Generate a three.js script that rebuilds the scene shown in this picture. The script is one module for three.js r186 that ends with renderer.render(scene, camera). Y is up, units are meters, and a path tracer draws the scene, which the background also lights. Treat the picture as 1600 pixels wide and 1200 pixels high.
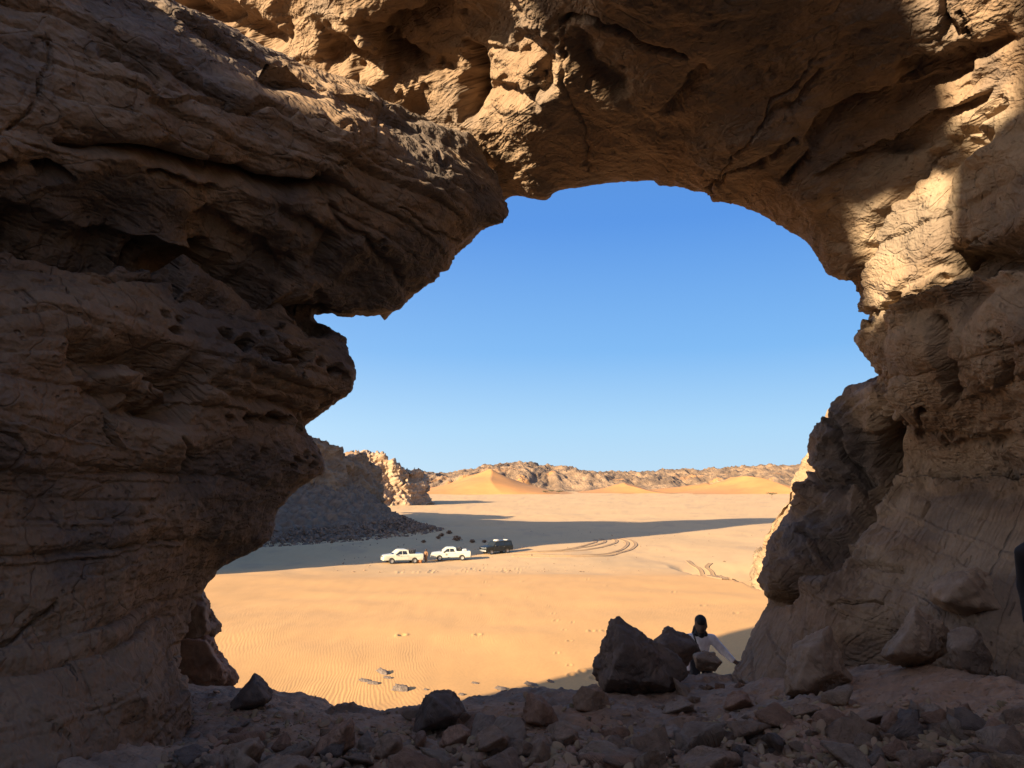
import * as THREE from 'three';
import { mergeGeometries, mergeVertices, toCreasedNormals } from 'three/addons/utils/BufferGeometryUtils.js';
import { ConvexHull } from 'three/addons/math/ConvexHull.js';
import { MarchingCubes } from 'three/addons/objects/MarchingCubes.js';
import { RoundedBoxGeometry } from 'three/addons/geometries/RoundedBoxGeometry.js';
import { createNoise3D } from 'simplex-noise';

// ------------------------------------------------------------------ camera, sky, sun, exposure
const EYE = new THREE.Vector3(0, 10.5, 0), PITCH = 7.57 * Math.PI / 180, FOCAL = 1128;
const scene = new THREE.Scene();
const camera = new THREE.PerspectiveCamera(56, 4 / 3, 0.1, 6000);
camera.position.copy(EYE); camera.rotation.x = PITCH;
const renderer = new THREE.WebGLRenderer({ antialias: true });
renderer.toneMapping = THREE.LinearToneMapping;
const EXPOSURE = 3.05;
renderer.toneMappingExposure = EXPOSURE;
renderer.shadowMap.enabled = true;
const SUN_EL = 18.5 * Math.PI / 180, SUN_AZ = 45 * Math.PI / 180;   // low, from the left and a little behind the viewer
const SUN = new THREE.Vector3(-Math.cos(SUN_AZ) * Math.cos(SUN_EL), Math.sin(SUN_EL), Math.sin(SUN_AZ) * Math.cos(SUN_EL));
{ // clear evening sky: pale at the horizon, deep blue overhead, the air brighter and warmer round the low sun, this glow boosted to warm the shade
  const W = 512, H = 512, a = new Float32Array(W * H * 4);
  const stops = [[-90, .40, .52, .62], [-3, .50, .70, .86], [0, .52, .74, .92], [4, .42, .69, .95], [10, .22, .50, .91], [20, .105, .315, .80], [35, .085, .25, .64], [90, .09, .205, .48]];
  for (let j = 0; j < H; j++) {
    const e = (j + .5) / H * 180 - 90; let k = 0; while (k < stops.length - 2 && e > stops[k + 1][0]) k++;
    const s = stops[k], t = stops[k + 1], f = (e - s[0]) / (t[0] - s[0]);
    for (let i = 0; i < W; i++) {
      const az = ((i + .5) / W - .5) * Math.PI * 2, er = e * Math.PI / 180, dot = Math.cos(er) * Math.cos(az) * SUN.x + Math.sin(er) * SUN.y + Math.cos(er) * Math.sin(az) * SUN.z, ang = Math.acos(Math.max(-1, Math.min(1, dot))) * 180 / Math.PI;
      const dz = Math.abs(((az - Math.atan2(SUN.z, SUN.x)) * 180 / Math.PI + 540) % 360 - 180), glow = 4.2 * Math.exp(-((ang / 15) ** 2)) + .35 * Math.exp(-((ang / 34) ** 2)) + 5.2 * Math.exp(-((dz / 60) ** 2)) * Math.exp(-Math.abs(e) / 15), warm = [1, .80, .52];
      for (let c = 0; c < 3; c++) a[(j * W + i) * 4 + c] = (s[c + 1] + (t[c + 1] - s[c + 1]) * f + glow * warm[c]) / EXPOSURE; a[(j * W + i) * 4 + 3] = 1; }
  }
  const sky = new THREE.DataTexture(a, W, H, THREE.RGBAFormat, THREE.FloatType);
  sky.mapping = THREE.EquirectangularReflectionMapping; sky.magFilter = THREE.LinearFilter; sky.minFilter = THREE.LinearFilter; sky.needsUpdate = true;
  scene.background = sky; scene.environment = sky;
}
const sun = new THREE.DirectionalLight(new THREE.Color().setRGB(1, .81, .54), 5);
sun.position.copy(EYE).addScaledVector(SUN, 300); sun.target.position.copy(EYE); sun.castShadow = true; sun.shadow.radius = 1.4;
Object.assign(sun.shadow.camera, { left: -260, right: 260, top: 160, bottom: -160, near: 1, far: 900 }); sun.shadow.mapSize.set(4096, 4096);
scene.add(sun, sun.target);

// ------------------------------------------------------------------ helpers
function rng(seed) { let s = seed >>> 0; return () => { s = s + 0x6D2B79F5 | 0; let t = Math.imul(s ^ s >>> 15, 1 | s); t = t + Math.imul(t ^ t >>> 7, 61 | t) ^ t; return ((t ^ t >>> 14) >>> 0) / 4294967296; }; }
const sn = createNoise3D(rng(11));
const V = (x, y, z) => new THREE.Vector3(x, y, z);
const lerp = (a, b, t) => a + (b - a) * t, clamp = (x, a = 0, b = 1) => Math.min(b, Math.max(a, x));
const sstep = (a, b, x) => { const t = clamp((x - a) / (b - a)); return t * t * (3 - 2 * t); };
const fbm = (x, y, z, n = 4) => { let s = 0, a = 1, f = 1; for (let i = 0; i < n; i++) { s += a * sn(x * f, y * f, z * f); a *= .5; f *= 2.07; } return s; };
const ridge = (x, y, z, n = 4) => { let s = 0, a = 1, f = 1; for (let i = 0; i < n; i++) { s += a * (1 - 2 * Math.abs(sn(x * f + 7, y * f, z * f))); a *= .5; f *= 2.1; } return s; };
const hash = (i, j, k, s) => { let h = Math.imul(i, 374761393) ^ Math.imul(j, 668265263) ^ Math.imul(k, 2147483647 - 91) ^ Math.imul(s, 1274126177); h = Math.imul(h ^ h >>> 13, 1274126177); h = Math.imul(h ^ h >>> 16, 0x85ebca6b); return ((h ^ h >>> 15) >>> 0) / 4294967296; };
const W = { f1: 0, f2: 0, i: 0, j: 0, k: 0, dx: 0, dy: 0, dz: 0 };
function worley(x, y, z) {   // nearest and second nearest cell point
  const X = Math.floor(x), Y = Math.floor(y), Z = Math.floor(z); let f1 = 1e9, f2 = 1e9;
  for (let i = X - 1; i <= X + 1; i++) for (let j = Y - 1; j <= Y + 1; j++) for (let k = Z - 1; k <= Z + 1; k++) {
    const a = i + .1 + .8 * hash(i, j, k, 1) - x, b = j + .1 + .8 * hash(i, j, k, 2) - y, c = k + .1 + .8 * hash(i, j, k, 3) - z, d = a * a + b * b + c * c;
    if (d < f1) { f2 = f1; f1 = d; W.i = i; W.j = j; W.k = k; W.dx = a; W.dy = b; W.dz = c; } else if (d < f2) f2 = d;
  }
  W.f1 = Math.sqrt(f1); W.f2 = Math.sqrt(f2); return W;
}
// fractured blocks: each cell is pushed in or out and tilted; cracks between them
function blocks(x, y, z, tilt = .5, crack = .25) {
  const w = worley(x, y, z), o = hash(w.i, w.j, w.k, 5) - .5;
  const t = (hash(w.i, w.j, w.k, 6) - .5) * w.dx + (hash(w.i, w.j, w.k, 7) - .5) * w.dy + (hash(w.i, w.j, w.k, 8) - .5) * w.dz;
  const e = w.f2 - w.f1;
  return (o + t * tilt * 2) * sstep(0, .12, e) - crack * (1 - sstep(0, .09, e));
}
// beds of sandstone: uneven thickness, rounded faces, sharp re-entrant joints
const BED = []; { const r = rng(5); let y = -20; while (y < 60) { const t = .10 + .5 * r() * r() + (r() < .15 ? .35 : 0); BED.push([y, t, r() - .5, r()]); y += t; } }
function strata(x, y, z, scale = 1) {
  const yy = (y + .13 * sn(x * .22, y * .15, z * .22) + .03 * sn(x * 1.1, y * .5, z * 1.1) + .012 * sn(x * 5, y * 3, z * 5)) / scale;
  let lo = 0, hi = BED.length - 1; while (lo < hi) { const m = lo + hi + 1 >> 1; if (BED[m][0] <= yy) lo = m; else hi = m - 1; }
  const b = BED[lo], t = clamp((yy - b[0]) / b[1]), e = Math.min(t, 1 - t) * b[1];
  const fade = .6 + .7 * sn(x * .5 + b[0] * 9, b[0], z * .5);
  return (b[2] * .9 * fade + .35 * Math.sqrt(Math.max(0, 1 - (2 * t - 1) ** 2)) * b[3]) - .30 * Math.exp(-e / .018) * clamp(fade);
}
// a point of the place from where it shows in the survey picture and how far ahead it lies
function at(px, py, d) {
  const xc = (px - 800) / FOCAL, yc = (600 - py) / FOCAL, c = Math.cos(PITCH), s = Math.sin(PITCH), y = yc * c + s, z = yc * s - c;
  return V(EYE.x + xc * d / -z, EYE.y + y * d / -z, EYE.z - d);
}
const taken = {};
function numbered(n) { const k = taken[n] = (taken[n] ?? -1) + 1; return k ? `${n}_${String(k).padStart(3, '0')}` : n; }
function tag(o, label, category, group, kind) { o.userData.label = label; if (category) o.userData.category = category; if (group) o.userData.group = group; if (kind) o.userData.kind = kind; return o; }
function mesh(name, geo, mat, parent = scene) { const m = new THREE.Mesh(geo, mat); m.name = parent === scene ? numbered(name) : name; m.castShadow = m.receiveShadow = true; parent.add(m); return m; }
function thing(name, label, category, group) { const g = new THREE.Group(); g.name = numbered(name); scene.add(g); return tag(g, label, category, group); }
const std = (rgb, roughness = .95, extra = {}) => new THREE.MeshStandardMaterial({ color: new THREE.Color().setRGB(...rgb), roughness, ...extra });
// tileable grain relief of weathered sandstone and of sand
function perlinTile(seed, n) { const g = []; const r = rng(seed); for (let i = 0; i < n * n; i++) { const a = r() * Math.PI * 2; g.push([Math.cos(a), Math.sin(a)]); }
  return (x, y) => { const X = Math.floor(x), Y = Math.floor(y), fx = x - X, fy = y - Y, u = fx * fx * fx * (fx * (fx * 6 - 15) + 10), v = fy * fy * fy * (fy * (fy * 6 - 15) + 10), d = (i, j) => { const q = g[((Y + j) % n + n) % n * n + ((X + i) % n + n) % n]; return q[0] * (fx - i) + q[1] * (fy - j); }; return lerp(lerp(d(0, 0), d(1, 0), u), lerp(d(0, 1), d(1, 1), u), v) * 1.5; }; }
function reliefTexture(size, fn) { const a = new Uint8Array(size * size * 4), v = new Float32Array(size * size); let lo = 1e9, hi = -1e9; for (let j = 0; j < size; j++) for (let i = 0; i < size; i++) { const t = fn(i / size, j / size); v[j * size + i] = t; lo = Math.min(lo, t); hi = Math.max(hi, t); }
  for (let i = 0; i < v.length; i++) { const q = Math.round(255 * (v[i] - lo) / (hi - lo)); a[i * 4] = a[i * 4 + 1] = a[i * 4 + 2] = q; a[i * 4 + 3] = 255; }
  const t = new THREE.DataTexture(a, size, size); t.wrapS = t.wrapT = THREE.RepeatWrapping; t.magFilter = THREE.LinearFilter; t.minFilter = THREE.LinearMipmapLinearFilter; t.generateMipmaps = true; t.needsUpdate = true; return t; }
const reliefRock = (() => { const p = [4, 8, 16, 32, 64, 128].map((n, i) => perlinTile(40 + i, n)), q = perlinTile(60, 6), lam = perlinTile(61, 40), r = rng(8), pits = Array.from({ length: 150 }, () => [r(), r(), .004 + .012 * r() * r()]);
  return reliefTexture(1024, (x, y) => { let s = 0, a = 1; p.forEach((f, i) => { const n = [4, 8, 16, 32, 64, 128][i], t = f(x * n, y * n); s += a * (i < 4 ? .9 - 1.8 * Math.abs(t) : t * 1.3); a *= .62; });
    const w = q(x * 6, y * 6); s += .45 * lam(x * 5, y * 40 + 2.5 * w) + .7 * -Math.exp(-Math.abs(q(x * 6 + 3, y * 6 + 2)) * 45);
    for (const c of pits) { let dx = Math.abs(x - c[0]), dy = Math.abs(y - c[1]); dx = Math.min(dx, 1 - dx); dy = Math.min(dy, 1 - dy); const d = (dx * dx + dy * dy * 1.6) / (c[2] * c[2]); if (d < 4) s -= 1.3 * Math.exp(-d * d); } return s; }); })();
const rockMat = new THREE.MeshStandardMaterial({ vertexColors: true, roughness: .96 });
const bumpy = (rep, scale) => { const t = reliefRock.clone(); t.repeat.set(rep, rep); t.needsUpdate = true; return new THREE.MeshStandardMaterial({ vertexColors: true, roughness: .97, bumpMap: t, bumpScale: scale }); };
const wallMat = bumpy(1 / 2.0, .085), cliffMat = bumpy(1 / 9, .30), floorMat = bumpy(1 / 1.7, .05);
const uvBy = (g, f) => { const p = g.attributes.position, a = new Float32Array(p.count * 2); for (let i = 0; i < p.count; i++) { const t = f(p.getX(i), p.getY(i), p.getZ(i)); a[i * 2] = t[0]; a[i * 2 + 1] = t[1]; } g.setAttribute('uv', new THREE.BufferAttribute(a, 2)); return g; };
const mix3 = (a, b, t) => [lerp(a[0], b[0], t), lerp(a[1], b[1], t), lerp(a[2], b[2], t)];
// a grid surface: base(i, j, out) gives places; disp pushes along the base normal; tint gives base colours
function grid(nu, nv, base, disp, tint, towards, closed = false) {
  const n = nu * nv, p = new Float32Array(n * 3), info = new Float32Array(n * 3), o = V(0, 0, 0), inf = [0, 0, 0];
  for (let i = 0; i < nu; i++) for (let j = 0; j < nv; j++) { inf[0] = inf[1] = inf[2] = 0; base(i, j, o, inf); const k = i * nv + j; p[k * 3] = o.x; p[k * 3 + 1] = o.y; p[k * 3 + 2] = o.z; info.set(inf, k * 3); }
  const q = new Float32Array(n * 3), col = new Float32Array(n * 3), a = V(0, 0, 0), b = V(0, 0, 0), N = V(0, 0, 0), P = V(0, 0, 0);
  const get = (i, j, t) => { const k = (i * nv + j) * 3; return t.set(p[k], p[k + 1], p[k + 2]); };
  const wrap = i => closed ? (i + nu - 1) % (nu - 1) : clamp(i, 0, nu - 1);
  let sign = 1; const S = 2;
  const normal = (i, j) => { get(wrap(i + S), j, a).sub(get(wrap(i - S), j, P)); get(i, Math.min(nv - 1, j + S), b).sub(get(i, Math.max(0, j - S), P)); N.crossVectors(a, b); if (N.lengthSq() < 1e-16) N.set(0, 1, 0); else N.normalize(); };
  { const i = nu >> 1, j = towards[1] ?? (nv >> 1); normal(i, j); if (N.dot(V().copy(towards[0]).sub(get(i, j, P))) < 0) sign = -1; }
  for (let i = 0; i < nu; i++) for (let j = 0; j < nv; j++) {
    normal(i, j); N.multiplyScalar(sign); get(i, j, P); const k = i * nv + j;
    const d = disp(P, N, info[k * 3], info[k * 3 + 1], info[k * 3 + 2]);
    const c = tint(P, N, d, info[k * 3], info[k * 3 + 1]); col.set(c, k * 3);
    P.addScaledVector(N, d); q[k * 3] = P.x; q[k * 3 + 1] = P.y; q[k * 3 + 2] = P.z;
  }
  const idx = new Uint32Array((nu - 1) * (nv - 1) * 6); let m = 0;
  for (let i = 0; i < nu - 1; i++) for (let j = 0; j < nv - 1; j++) {
    const A = i * nv + j, B = A + nv, C = B + 1, D = A + 1;
    if (sign > 0) { idx[m++] = A; idx[m++] = B; idx[m++] = C; idx[m++] = A; idx[m++] = C; idx[m++] = D; } else { idx[m++] = A; idx[m++] = C; idx[m++] = B; idx[m++] = A; idx[m++] = D; idx[m++] = C; }
  }
  const g = new THREE.BufferGeometry(); g.setAttribute('position', new THREE.BufferAttribute(q, 3)); g.setAttribute('color', new THREE.BufferAttribute(col, 3)); g.setIndex(new THREE.BufferAttribute(idx, 1)); g.computeVertexNormals(); return g;
}
// thin-plate spline through scattered (a, b) -> value
function spline(pts) {
  const n = pts.length, M = n + 3, A = Array.from({ length: M }, () => new Float64Array(M + 1)), U = r2 => r2 > 1e-9 ? r2 * Math.log(r2) : 0, s = 1 / 500;
  const X = pts.map(p => [p[0] * s, p[1] * s]);
  for (let i = 0; i < n; i++) { for (let j = 0; j < n; j++) A[i][j] = U((X[i][0] - X[j][0]) ** 2 + (X[i][1] - X[j][1]) ** 2); A[i][i] += .004; A[i][n] = A[n][i] = 1; A[i][n + 1] = A[n + 1][i] = X[i][0]; A[i][n + 2] = A[n + 2][i] = X[i][1]; A[i][M] = pts[i][2]; }
  for (let c = 0; c < M; c++) { let r = c; for (let k = c + 1; k < M; k++) if (Math.abs(A[k][c]) > Math.abs(A[r][c])) r = k; [A[c], A[r]] = [A[r], A[c]]; for (let k = c + 1; k < M; k++) { const f = A[k][c] / A[c][c]; if (f) for (let j = c; j <= M; j++) A[k][j] -= f * A[c][j]; } }
  const w = new Float64Array(M); for (let c = M - 1; c >= 0; c--) { let t = A[c][M]; for (let j = c + 1; j < M; j++) t -= A[c][j] * w[j]; w[c] = t / A[c][c]; }
  return (x, y) => { x *= s; y *= s; let t = w[n] + w[n + 1] * x + w[n + 2] * y; for (let i = 0; i < n; i++) { const r = (x - X[i][0]) ** 2 + (y - X[i][1]) ** 2; if (r > 1e-9) t += w[i] * r * Math.log(r); } return t; };
}
// carved features of the rock faces: [kind, width, depth, x, y, x, y ...]
function carver(list) {
  const L = list.map(([kind, w, d, ...p]) => { const pts = []; for (let i = 0; i < p.length; i += 2) pts.push([p[i], p[i + 1]]); const R = w * 2.6; return { kind, w, d, pts, box: [Math.min(...pts.map(q => q[0])) - R, Math.max(...pts.map(q => q[0])) + R, Math.min(...pts.map(q => q[1])) - R, Math.max(...pts.map(q => q[1])) + R] }; });
  return (x, y, wob) => {
    let t = 0;
    for (const f of L) {
      if (x < f.box[0] || x > f.box[1] || y < f.box[2] || y > f.box[3]) continue;
      let best = 1e9, side = 0;
      if (f.pts.length === 1) best = Math.hypot(x - f.pts[0][0], (y - f.pts[0][1]) * 1.25);
      for (let i = 0; i < f.pts.length - 1; i++) {
        const [ax, ay] = f.pts[i], [bx, by] = f.pts[i + 1], ux = bx - ax, uy = by - ay, k = clamp(((x - ax) * ux + (y - ay) * uy) / (ux * ux + uy * uy)), dx = x - ax - ux * k, dy = y - ay - uy * k, d = Math.hypot(dx, dy);
        if (d < best) { best = d; side = ux * dy - uy * dx; }
      }
      best *= 1 + .45 * wob;
      if (f.kind === 'step') { const s = (side > 0 ? 1 : -1) * best / f.w; t += f.d * (s < 0 ? Math.exp(-s * s * .6) * sstep(-.9, 0, -Math.abs(s) * .2) : -Math.exp(-s * s * 2)); }   // proud lip above, undercut below
      else if (f.kind === 'hole') t -= 1.7 * f.d * (1 - sstep(f.w * .75, f.w * 1.1, best));
      else t -= f.d * Math.exp(-((best / f.w) ** 2) * 2.2);
    }
    return t;
  };
}
// a rock face lofted along an outline: stations [x, y, depth, outerX, outerY]
function rockLoft({ stations, depths, rows, cols, edge = 70, round = .5, disp, tint, carve, flatFrom = 1e9, tail }) {
  const st = stations.map(s => s.slice()); { let last = 0; for (let i = 1; i < st.length; i++) if (st[i].length > 3) { for (let k = last + 1; k < i; k++) { const f = (k - last) / (i - last); st[k][3] = lerp(st[last][3], st[i][3], f); st[k][4] = lerp(st[last][4], st[i][4], f); } last = i; } }
  const acc = [0]; for (let i = 1; i < st.length; i++) acc.push(acc[i - 1] + Math.hypot(st[i][0] - st[i - 1][0], st[i][1] - st[i - 1][1]) + .12 * Math.hypot(st[i][3] - st[i - 1][3], st[i][4] - st[i - 1][4]));
  const D = spline([...st.map(s => [s[0], s[1], s[2]]), ...depths]);
  const cr = (a, b, c, d, t) => .5 * (2 * b + (c - a) * t + (2 * a - 5 * b + 4 * c - d) * t * t + (3 * b - a - 3 * c + d) * t * t * t);
  const S = [], nExt = 26, nTail = 14, nIn = rows, nv = nExt + nIn + nTail;
  for (let i = 0; i < cols; i++) {
    const t = acc.at(-1) * i / (cols - 1); let k = 0; while (k < acc.length - 2 && acc[k + 1] < t) k++; const f = (t - acc[k]) / (acc[k + 1] - acc[k]);
    const g = m => lerp(cr(st[Math.max(0, k - 1)][m], st[k][m], st[k + 1][m], st[Math.min(st.length - 1, k + 2)][m], f), lerp(st[k][m], st[k + 1][m], f), .45);
    S.push([g(0), g(1), g(2), lerp(st[k][3], st[k + 1][3], f), lerp(st[k][4], st[k + 1][4], f), k + f]);
  }
  const base = (i, j, o, inf) => {
    const [sx, sy, sd, ox, oy, kk] = S[i], len = Math.hypot(ox - sx, oy - sy), ux = (ox - sx) / len, uy = (oy - sy) / len;
    if (j >= nExt && j < nExt + nIn) {
      const v = ((j - nExt) / (nIn - 1)) ** 1.06, r = v * len, x = sx + ux * r, y = sy + uy * r; let d = D(x, y);
      if (r < edge) { const q = 1 - r / edge; d += round * (1 - Math.sqrt(Math.max(0, 1 - q * q))); }
      o.copy(at(x, y, Math.max(2.2, d))); inf[0] = x; inf[1] = y; inf[2] = r;
    } else if (j < nExt) {
      const t = (nExt - j) / nExt, s = at(sx, sy, D(sx, sy) + round), e = at(sx + ux * 100, sy + uy * 100, D(sx, sy) + round).sub(s).normalize(), w = s.clone().sub(EYE); if (kk > flatFrom) w.y *= .15; w.normalize();
      const far = 3 * t; o.copy(s).addScaledVector(w, far).addScaledVector(e, .05 * far + .10 * far * far + 3.5 * sstep(.7, 1, t)); inf[0] = sx - ux * far * 60; inf[1] = sy - uy * far * 60;
    } else {
      const t = (j - nExt - nIn + 1) / nTail, s = at(ox, oy, Math.max(2.2, D(ox, oy))), e = at(ox + ux * 100, oy + uy * 100, D(ox, oy)).sub(s).normalize();
      o.copy(s).addScaledVector(e, tail[0] * t).add(V(0, 0, -tail[1] * t * t)); inf[0] = ox + ux * t * 200; inf[1] = oy + uy * t * 200; inf[2] = 400;
    }
  };
  return grid(cols, nv, base, (P, N, x, y, r) => disp(P, N, x, y, r) + carve(x + 10 * sn(P.x * 1.1, P.y * 1.1, P.z * 1.1) + 5 * sn(P.x * 3.1, P.y * 3.1, P.z * 3.1), y + 10 * sn(P.x * 1.1 + 9, P.y * 1.1, P.z * 1.1) + 5 * sn(P.x * 3.1 + 9, P.y * 3.1, P.z * 3.1), sn(P.x * 1.7, P.y * 1.7, P.z * 1.7) + .5 * sn(P.x * 6, P.y * 6, P.z * 6)), tint, [EYE, nExt + (nIn >> 1)]);
}

// ------------------------------------------------------------------ the sand: ramp below the arch, plain beyond, one sheet to the horizon
const prof = (pts, x) => { let k = 0; while (k < pts.length - 2 && x > pts[k + 1][0]) k++; const f = clamp((x - pts[k][0]) / (pts[k + 1][0] - pts[k][0])); return lerp(pts[k][1], pts[k + 1][1], f); };
const RAMP = [[0, -3.6], [9, -3.65], [12, -3.95], [14.5, -4.9], [17, -5.4], [20, -5.65], [31, -5.9], [40, -6.5], [52, -7.3], [60, -7.9], [66, -8.55], [74, -9.65], [82, -10.4], [92, -10.78], [112, -10.88], [150, -10.9], [1e5, -10.9]];
function sandBase(x, z) {
  const d = -z, r = Math.hypot(x, z);
  let h = (prof(RAMP, d - 2) + prof(RAMP, d) + prof(RAMP, d + 2)) / 3; if (d < -5) h = -4.2;
  h += .28 * sn(x * .03, 3, z * .03) * sstep(14, 40, r) + .05 * sn(x * .15, 8, z * .15);
  // the ramp falls off on its far right side into a hollow
  const crest = prof([[42, 16.2], [50, 17], [60, 17.9], [70, 18.7], [80, 19.4], [90, 19.8]], d) + .2 * sn(z * .12, 1, 2), cut = sstep(36, 46, d) * (1 - sstep(88, 100, d));
  h -= cut * Math.min(clamp(h + 11.9, 0, 2.5), .62 * Math.max(0, x - crest));
  return h;
}
const PRINTS = []; {
  const r = rng(77), trail = (pts, n, s) => { for (let i = 0; i < n; i++) { const t = (i + .3 * r()) / n * (pts.length - 1), k = Math.min(pts.length - 2, Math.floor(t)), f = t - k; PRINTS.push([lerp(pts[k][0], pts[k + 1][0], f) + (i % 2 ? .14 : -.14) + .1 * r(), lerp(pts[k][1], pts[k + 1][1], f), s * (.8 + .5 * r())]); } };
  trail([[3.2, -15], [2.4, -19], [1.5, -24], [2.5, -33], [1, -46]], 15, .5);
  trail([[3.6, -16.5], [3.1, -22], [3.6, -29]], 10, .7);
  trail([[2, -19.5], [2.6, -21], [2.1, -23]], 9, .9);
  for (let i = 0; i < 46; i++) PRINTS.push([-14 + 16 * r(), -80 - 12 * r(), .9 + .9 * r()]);
  for (let i = 0; i < 22; i++) PRINTS.push([-6 + 18 * r(), -24 - 38 * r(), .5 + .5 * r()]);
}
const printCell = new Map(); for (const p of PRINTS) { for (let i = -1; i <= 1; i++) for (let j = -1; j <= 1; j++) { const k = (Math.floor(p[0]) + i) + ',' + (Math.floor(p[1]) + j); (printCell.get(k) ?? printCell.set(k, []).get(k)).push(p); } }
function sandH(x, z, fine = true) {
  let h = sandBase(x, z);
  if (fine) {
    const r = Math.hypot(x, z);
    if (r < 62) {
      const w = .6 * sn(x * .12, 1, z * .05) + .10 * sn(x * .9, 2, z * .16) + .035 * sn(x * 2.5, 2, z * .7), ph = (x - .24 * z + w) / .098 * Math.PI * 2, q = Math.sin(ph + .55 * Math.sin(ph));
      h += .0036 * q * (1 - sstep(34, 60, r)) * sstep(8, 13, r) * (.55 + .45 * sn(x * .12, 5, z * .09));
      h += .006 * sn(x * .9, 4, z * .25);
    }
    if (-z > 60 && -z < 120) h += .022 * sn(x * .3, 9, z * .15);
    const c = printCell.get(Math.floor(x) + ',' + Math.floor(z));
    if (c) for (const p of c) { const d = Math.hypot((x - p[0]) * 1.1, (z - p[1]) * .75) / (.17 * p[2]); if (d < 2.5) h += p[2] * (-.06 * Math.exp(-d * d * 1.5) + .030 * Math.exp(-((d - 1.35) ** 2) * 5)); }
  }
  return h;
}
{
  const ang = [], D2R = Math.PI / 180; for (let a = -180; a < -25; a += 3.1) ang.push(a); for (let i = 0; i <= 800; i++) ang.push(-25 + 47.5 * i / 800); for (let a = 25; a <= 180.01; a += 3.1) ang.push(a);
  const rad = [0]; for (let r = 1.5; r < 9; r += 1.5) rad.push(r); for (let i = 0; i <= 150; i++) { const y = lerp(352, 137, i / 150); let r = 9; for (let k = 0; k < 30; k++) r = lerp(r, -prof(RAMP, r) * FOCAL / y, .5); rad.push(Math.max(rad.at(-1) + .02, r)); }
  for (let r = rad.at(-1) * 1.012; r < 240; r *= 1.014) rad.push(r); for (let r = rad.at(-1) * 1.03; r < 3800; r *= 1.05) rad.push(r);
  const geo = grid(ang.length, rad.length, (i, j, o) => { const a = ang[i] * D2R, x = Math.sin(a) * rad[j], z = -Math.cos(a) * rad[j]; o.set(x, EYE.y + sandH(x, z), z); }, () => 0, P => {
    const d = -P.z, n = fbm(P.x * .05, 2, P.z * .03, 3), m = fbm(P.x * .6, 4, P.z * .3, 2), far = sstep(66, 96, d + 4 * sn(P.x * .06, 1, 3));
    const c = mix3([.58, .312, .110], [.52, .328, .158], far), v = 1 + .045 * n + .03 * m + .05 * sn(P.x * 9, P.y * 9, P.z * 9) * (d < 40 ? 1 : .3);
    const grit = sstep(.35, .9, fbm(P.x * .11, 7, P.z * .05, 4)) * far; return mix3([c[0] * v, c[1] * v, c[2] * v], [.34, .22, .13], grit * .35);
  }, [V(0, 500, -100), rad.length >> 1], false);
  tag(mesh('sand_ground', geo, rockMat), 'wind rippled orange sand running out to a pale desert plain', null, null, 'structure');
}

// ------------------------------------------------------------------ rock floor under the arch
const LIP = [[-9, 11], [-4.2, 10.6], [-3.4, 10.0], [-2.4, 9.2], [-1.7, 8.3], [-1.1, 7.95], [-.5, 8.3], [.2, 9.3], [1, 10.0], [2.2, 10.4], [9, 11.5]];
function floorBase(x, z) {
  const d = -z, lip = prof(LIP, x) + .25 * sn(x * .8, 2, 0);
  let h = -.955 - .17 * Math.max(d, -6) + .10 * sn(x * .45, 6, z * .45) * sstep(2, 5, d) + prof([[1.5, 0], [2, .15], [3, .27], [3.7, .45], [4.1, .25], [4.45, -.42], [6, -.42]], x) * sstep(10, 7.6, d);
  const over = d - lip; if (over > -.9) { const t = over + .9; h -= t < 1.8 ? .42 * t * t / 1.8 * .62 : .47 + (t - 1.8) * .95; }
  return h;
}
function floorH(x, z) {
  let h = floorBase(x, z);
  const slab = blocks(x * .62 + 3, .5, z * .75, .35, .12), sandy = sstep(-.1, .35, fbm(x * .55 + 4, 3, z * .55, 3) + .25 * sstep(1.5, 3, x));
  h += (.13 * slab + .03 * blocks(x * 2.2, .5, z * 2.6, .5, .2)) * (1 - .65 * sandy) + .035 * fbm(x * 1.5, 5, z * 1.5, 3);
  h += .022 * Math.max(0, fbm(x * 5, 5, z * 5, 3)) + .008 * fbm(x * 17, 5, z * 17, 2);
  return h;
}
{
  const nu = 560, nv = 264, rad = []; for (let j = 0; j < nv; j++) rad.push(j < 12 ? .3 + j * .25 : 3.3 * Math.pow(16 / 3.3, ((j - 12) / (nv - 13)) ** 1.0));
  const geo = grid(nu, nv, (i, j, o) => { const t = i / (nu - 1) * 2 - 1, a = (t * 42 + Math.sign(t) * 60 * sstep(.88, 1, Math.abs(t))) * Math.PI / 180, x = Math.sin(a) * rad[j], z = -Math.cos(a) * rad[j]; o.set(x, EYE.y + floorH(x, z), z); }, () => 0, P => {
    const sandy = sstep(-.1, .35, fbm(P.x * .55 + 4, 3, P.z * .55, 3) + .25 * sstep(1.5, 3, P.x)), n = fbm(P.x * 2.3, P.y * 2, P.z * 2.3, 4), g = sn(P.x * 40, P.y * 40, P.z * 40);
    const stone = mix3([.24, .165, .115], [.35, .245, .17], clamp(.5 + .5 * n)), dust = mix3([.46, .285, .175], [.36, .225, .14], clamp(.5 + .6 * fbm(P.x * 6, 3, P.z * 6, 2)));
    const c = mix3(stone, dust, sandy * .85), v = 1 + .10 * g + .06 * n; return [c[0] * v, c[1] * v, c[2] * v];
  }, [V(0, 500, -5), nv >> 1]);
  uvBy(geo, (x, y, z) => [x + .3 * y, z]);
  tag(mesh('rock_floor', geo, floorMat), 'uneven brown rock floor under the arch', null, null, 'structure');
}

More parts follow.
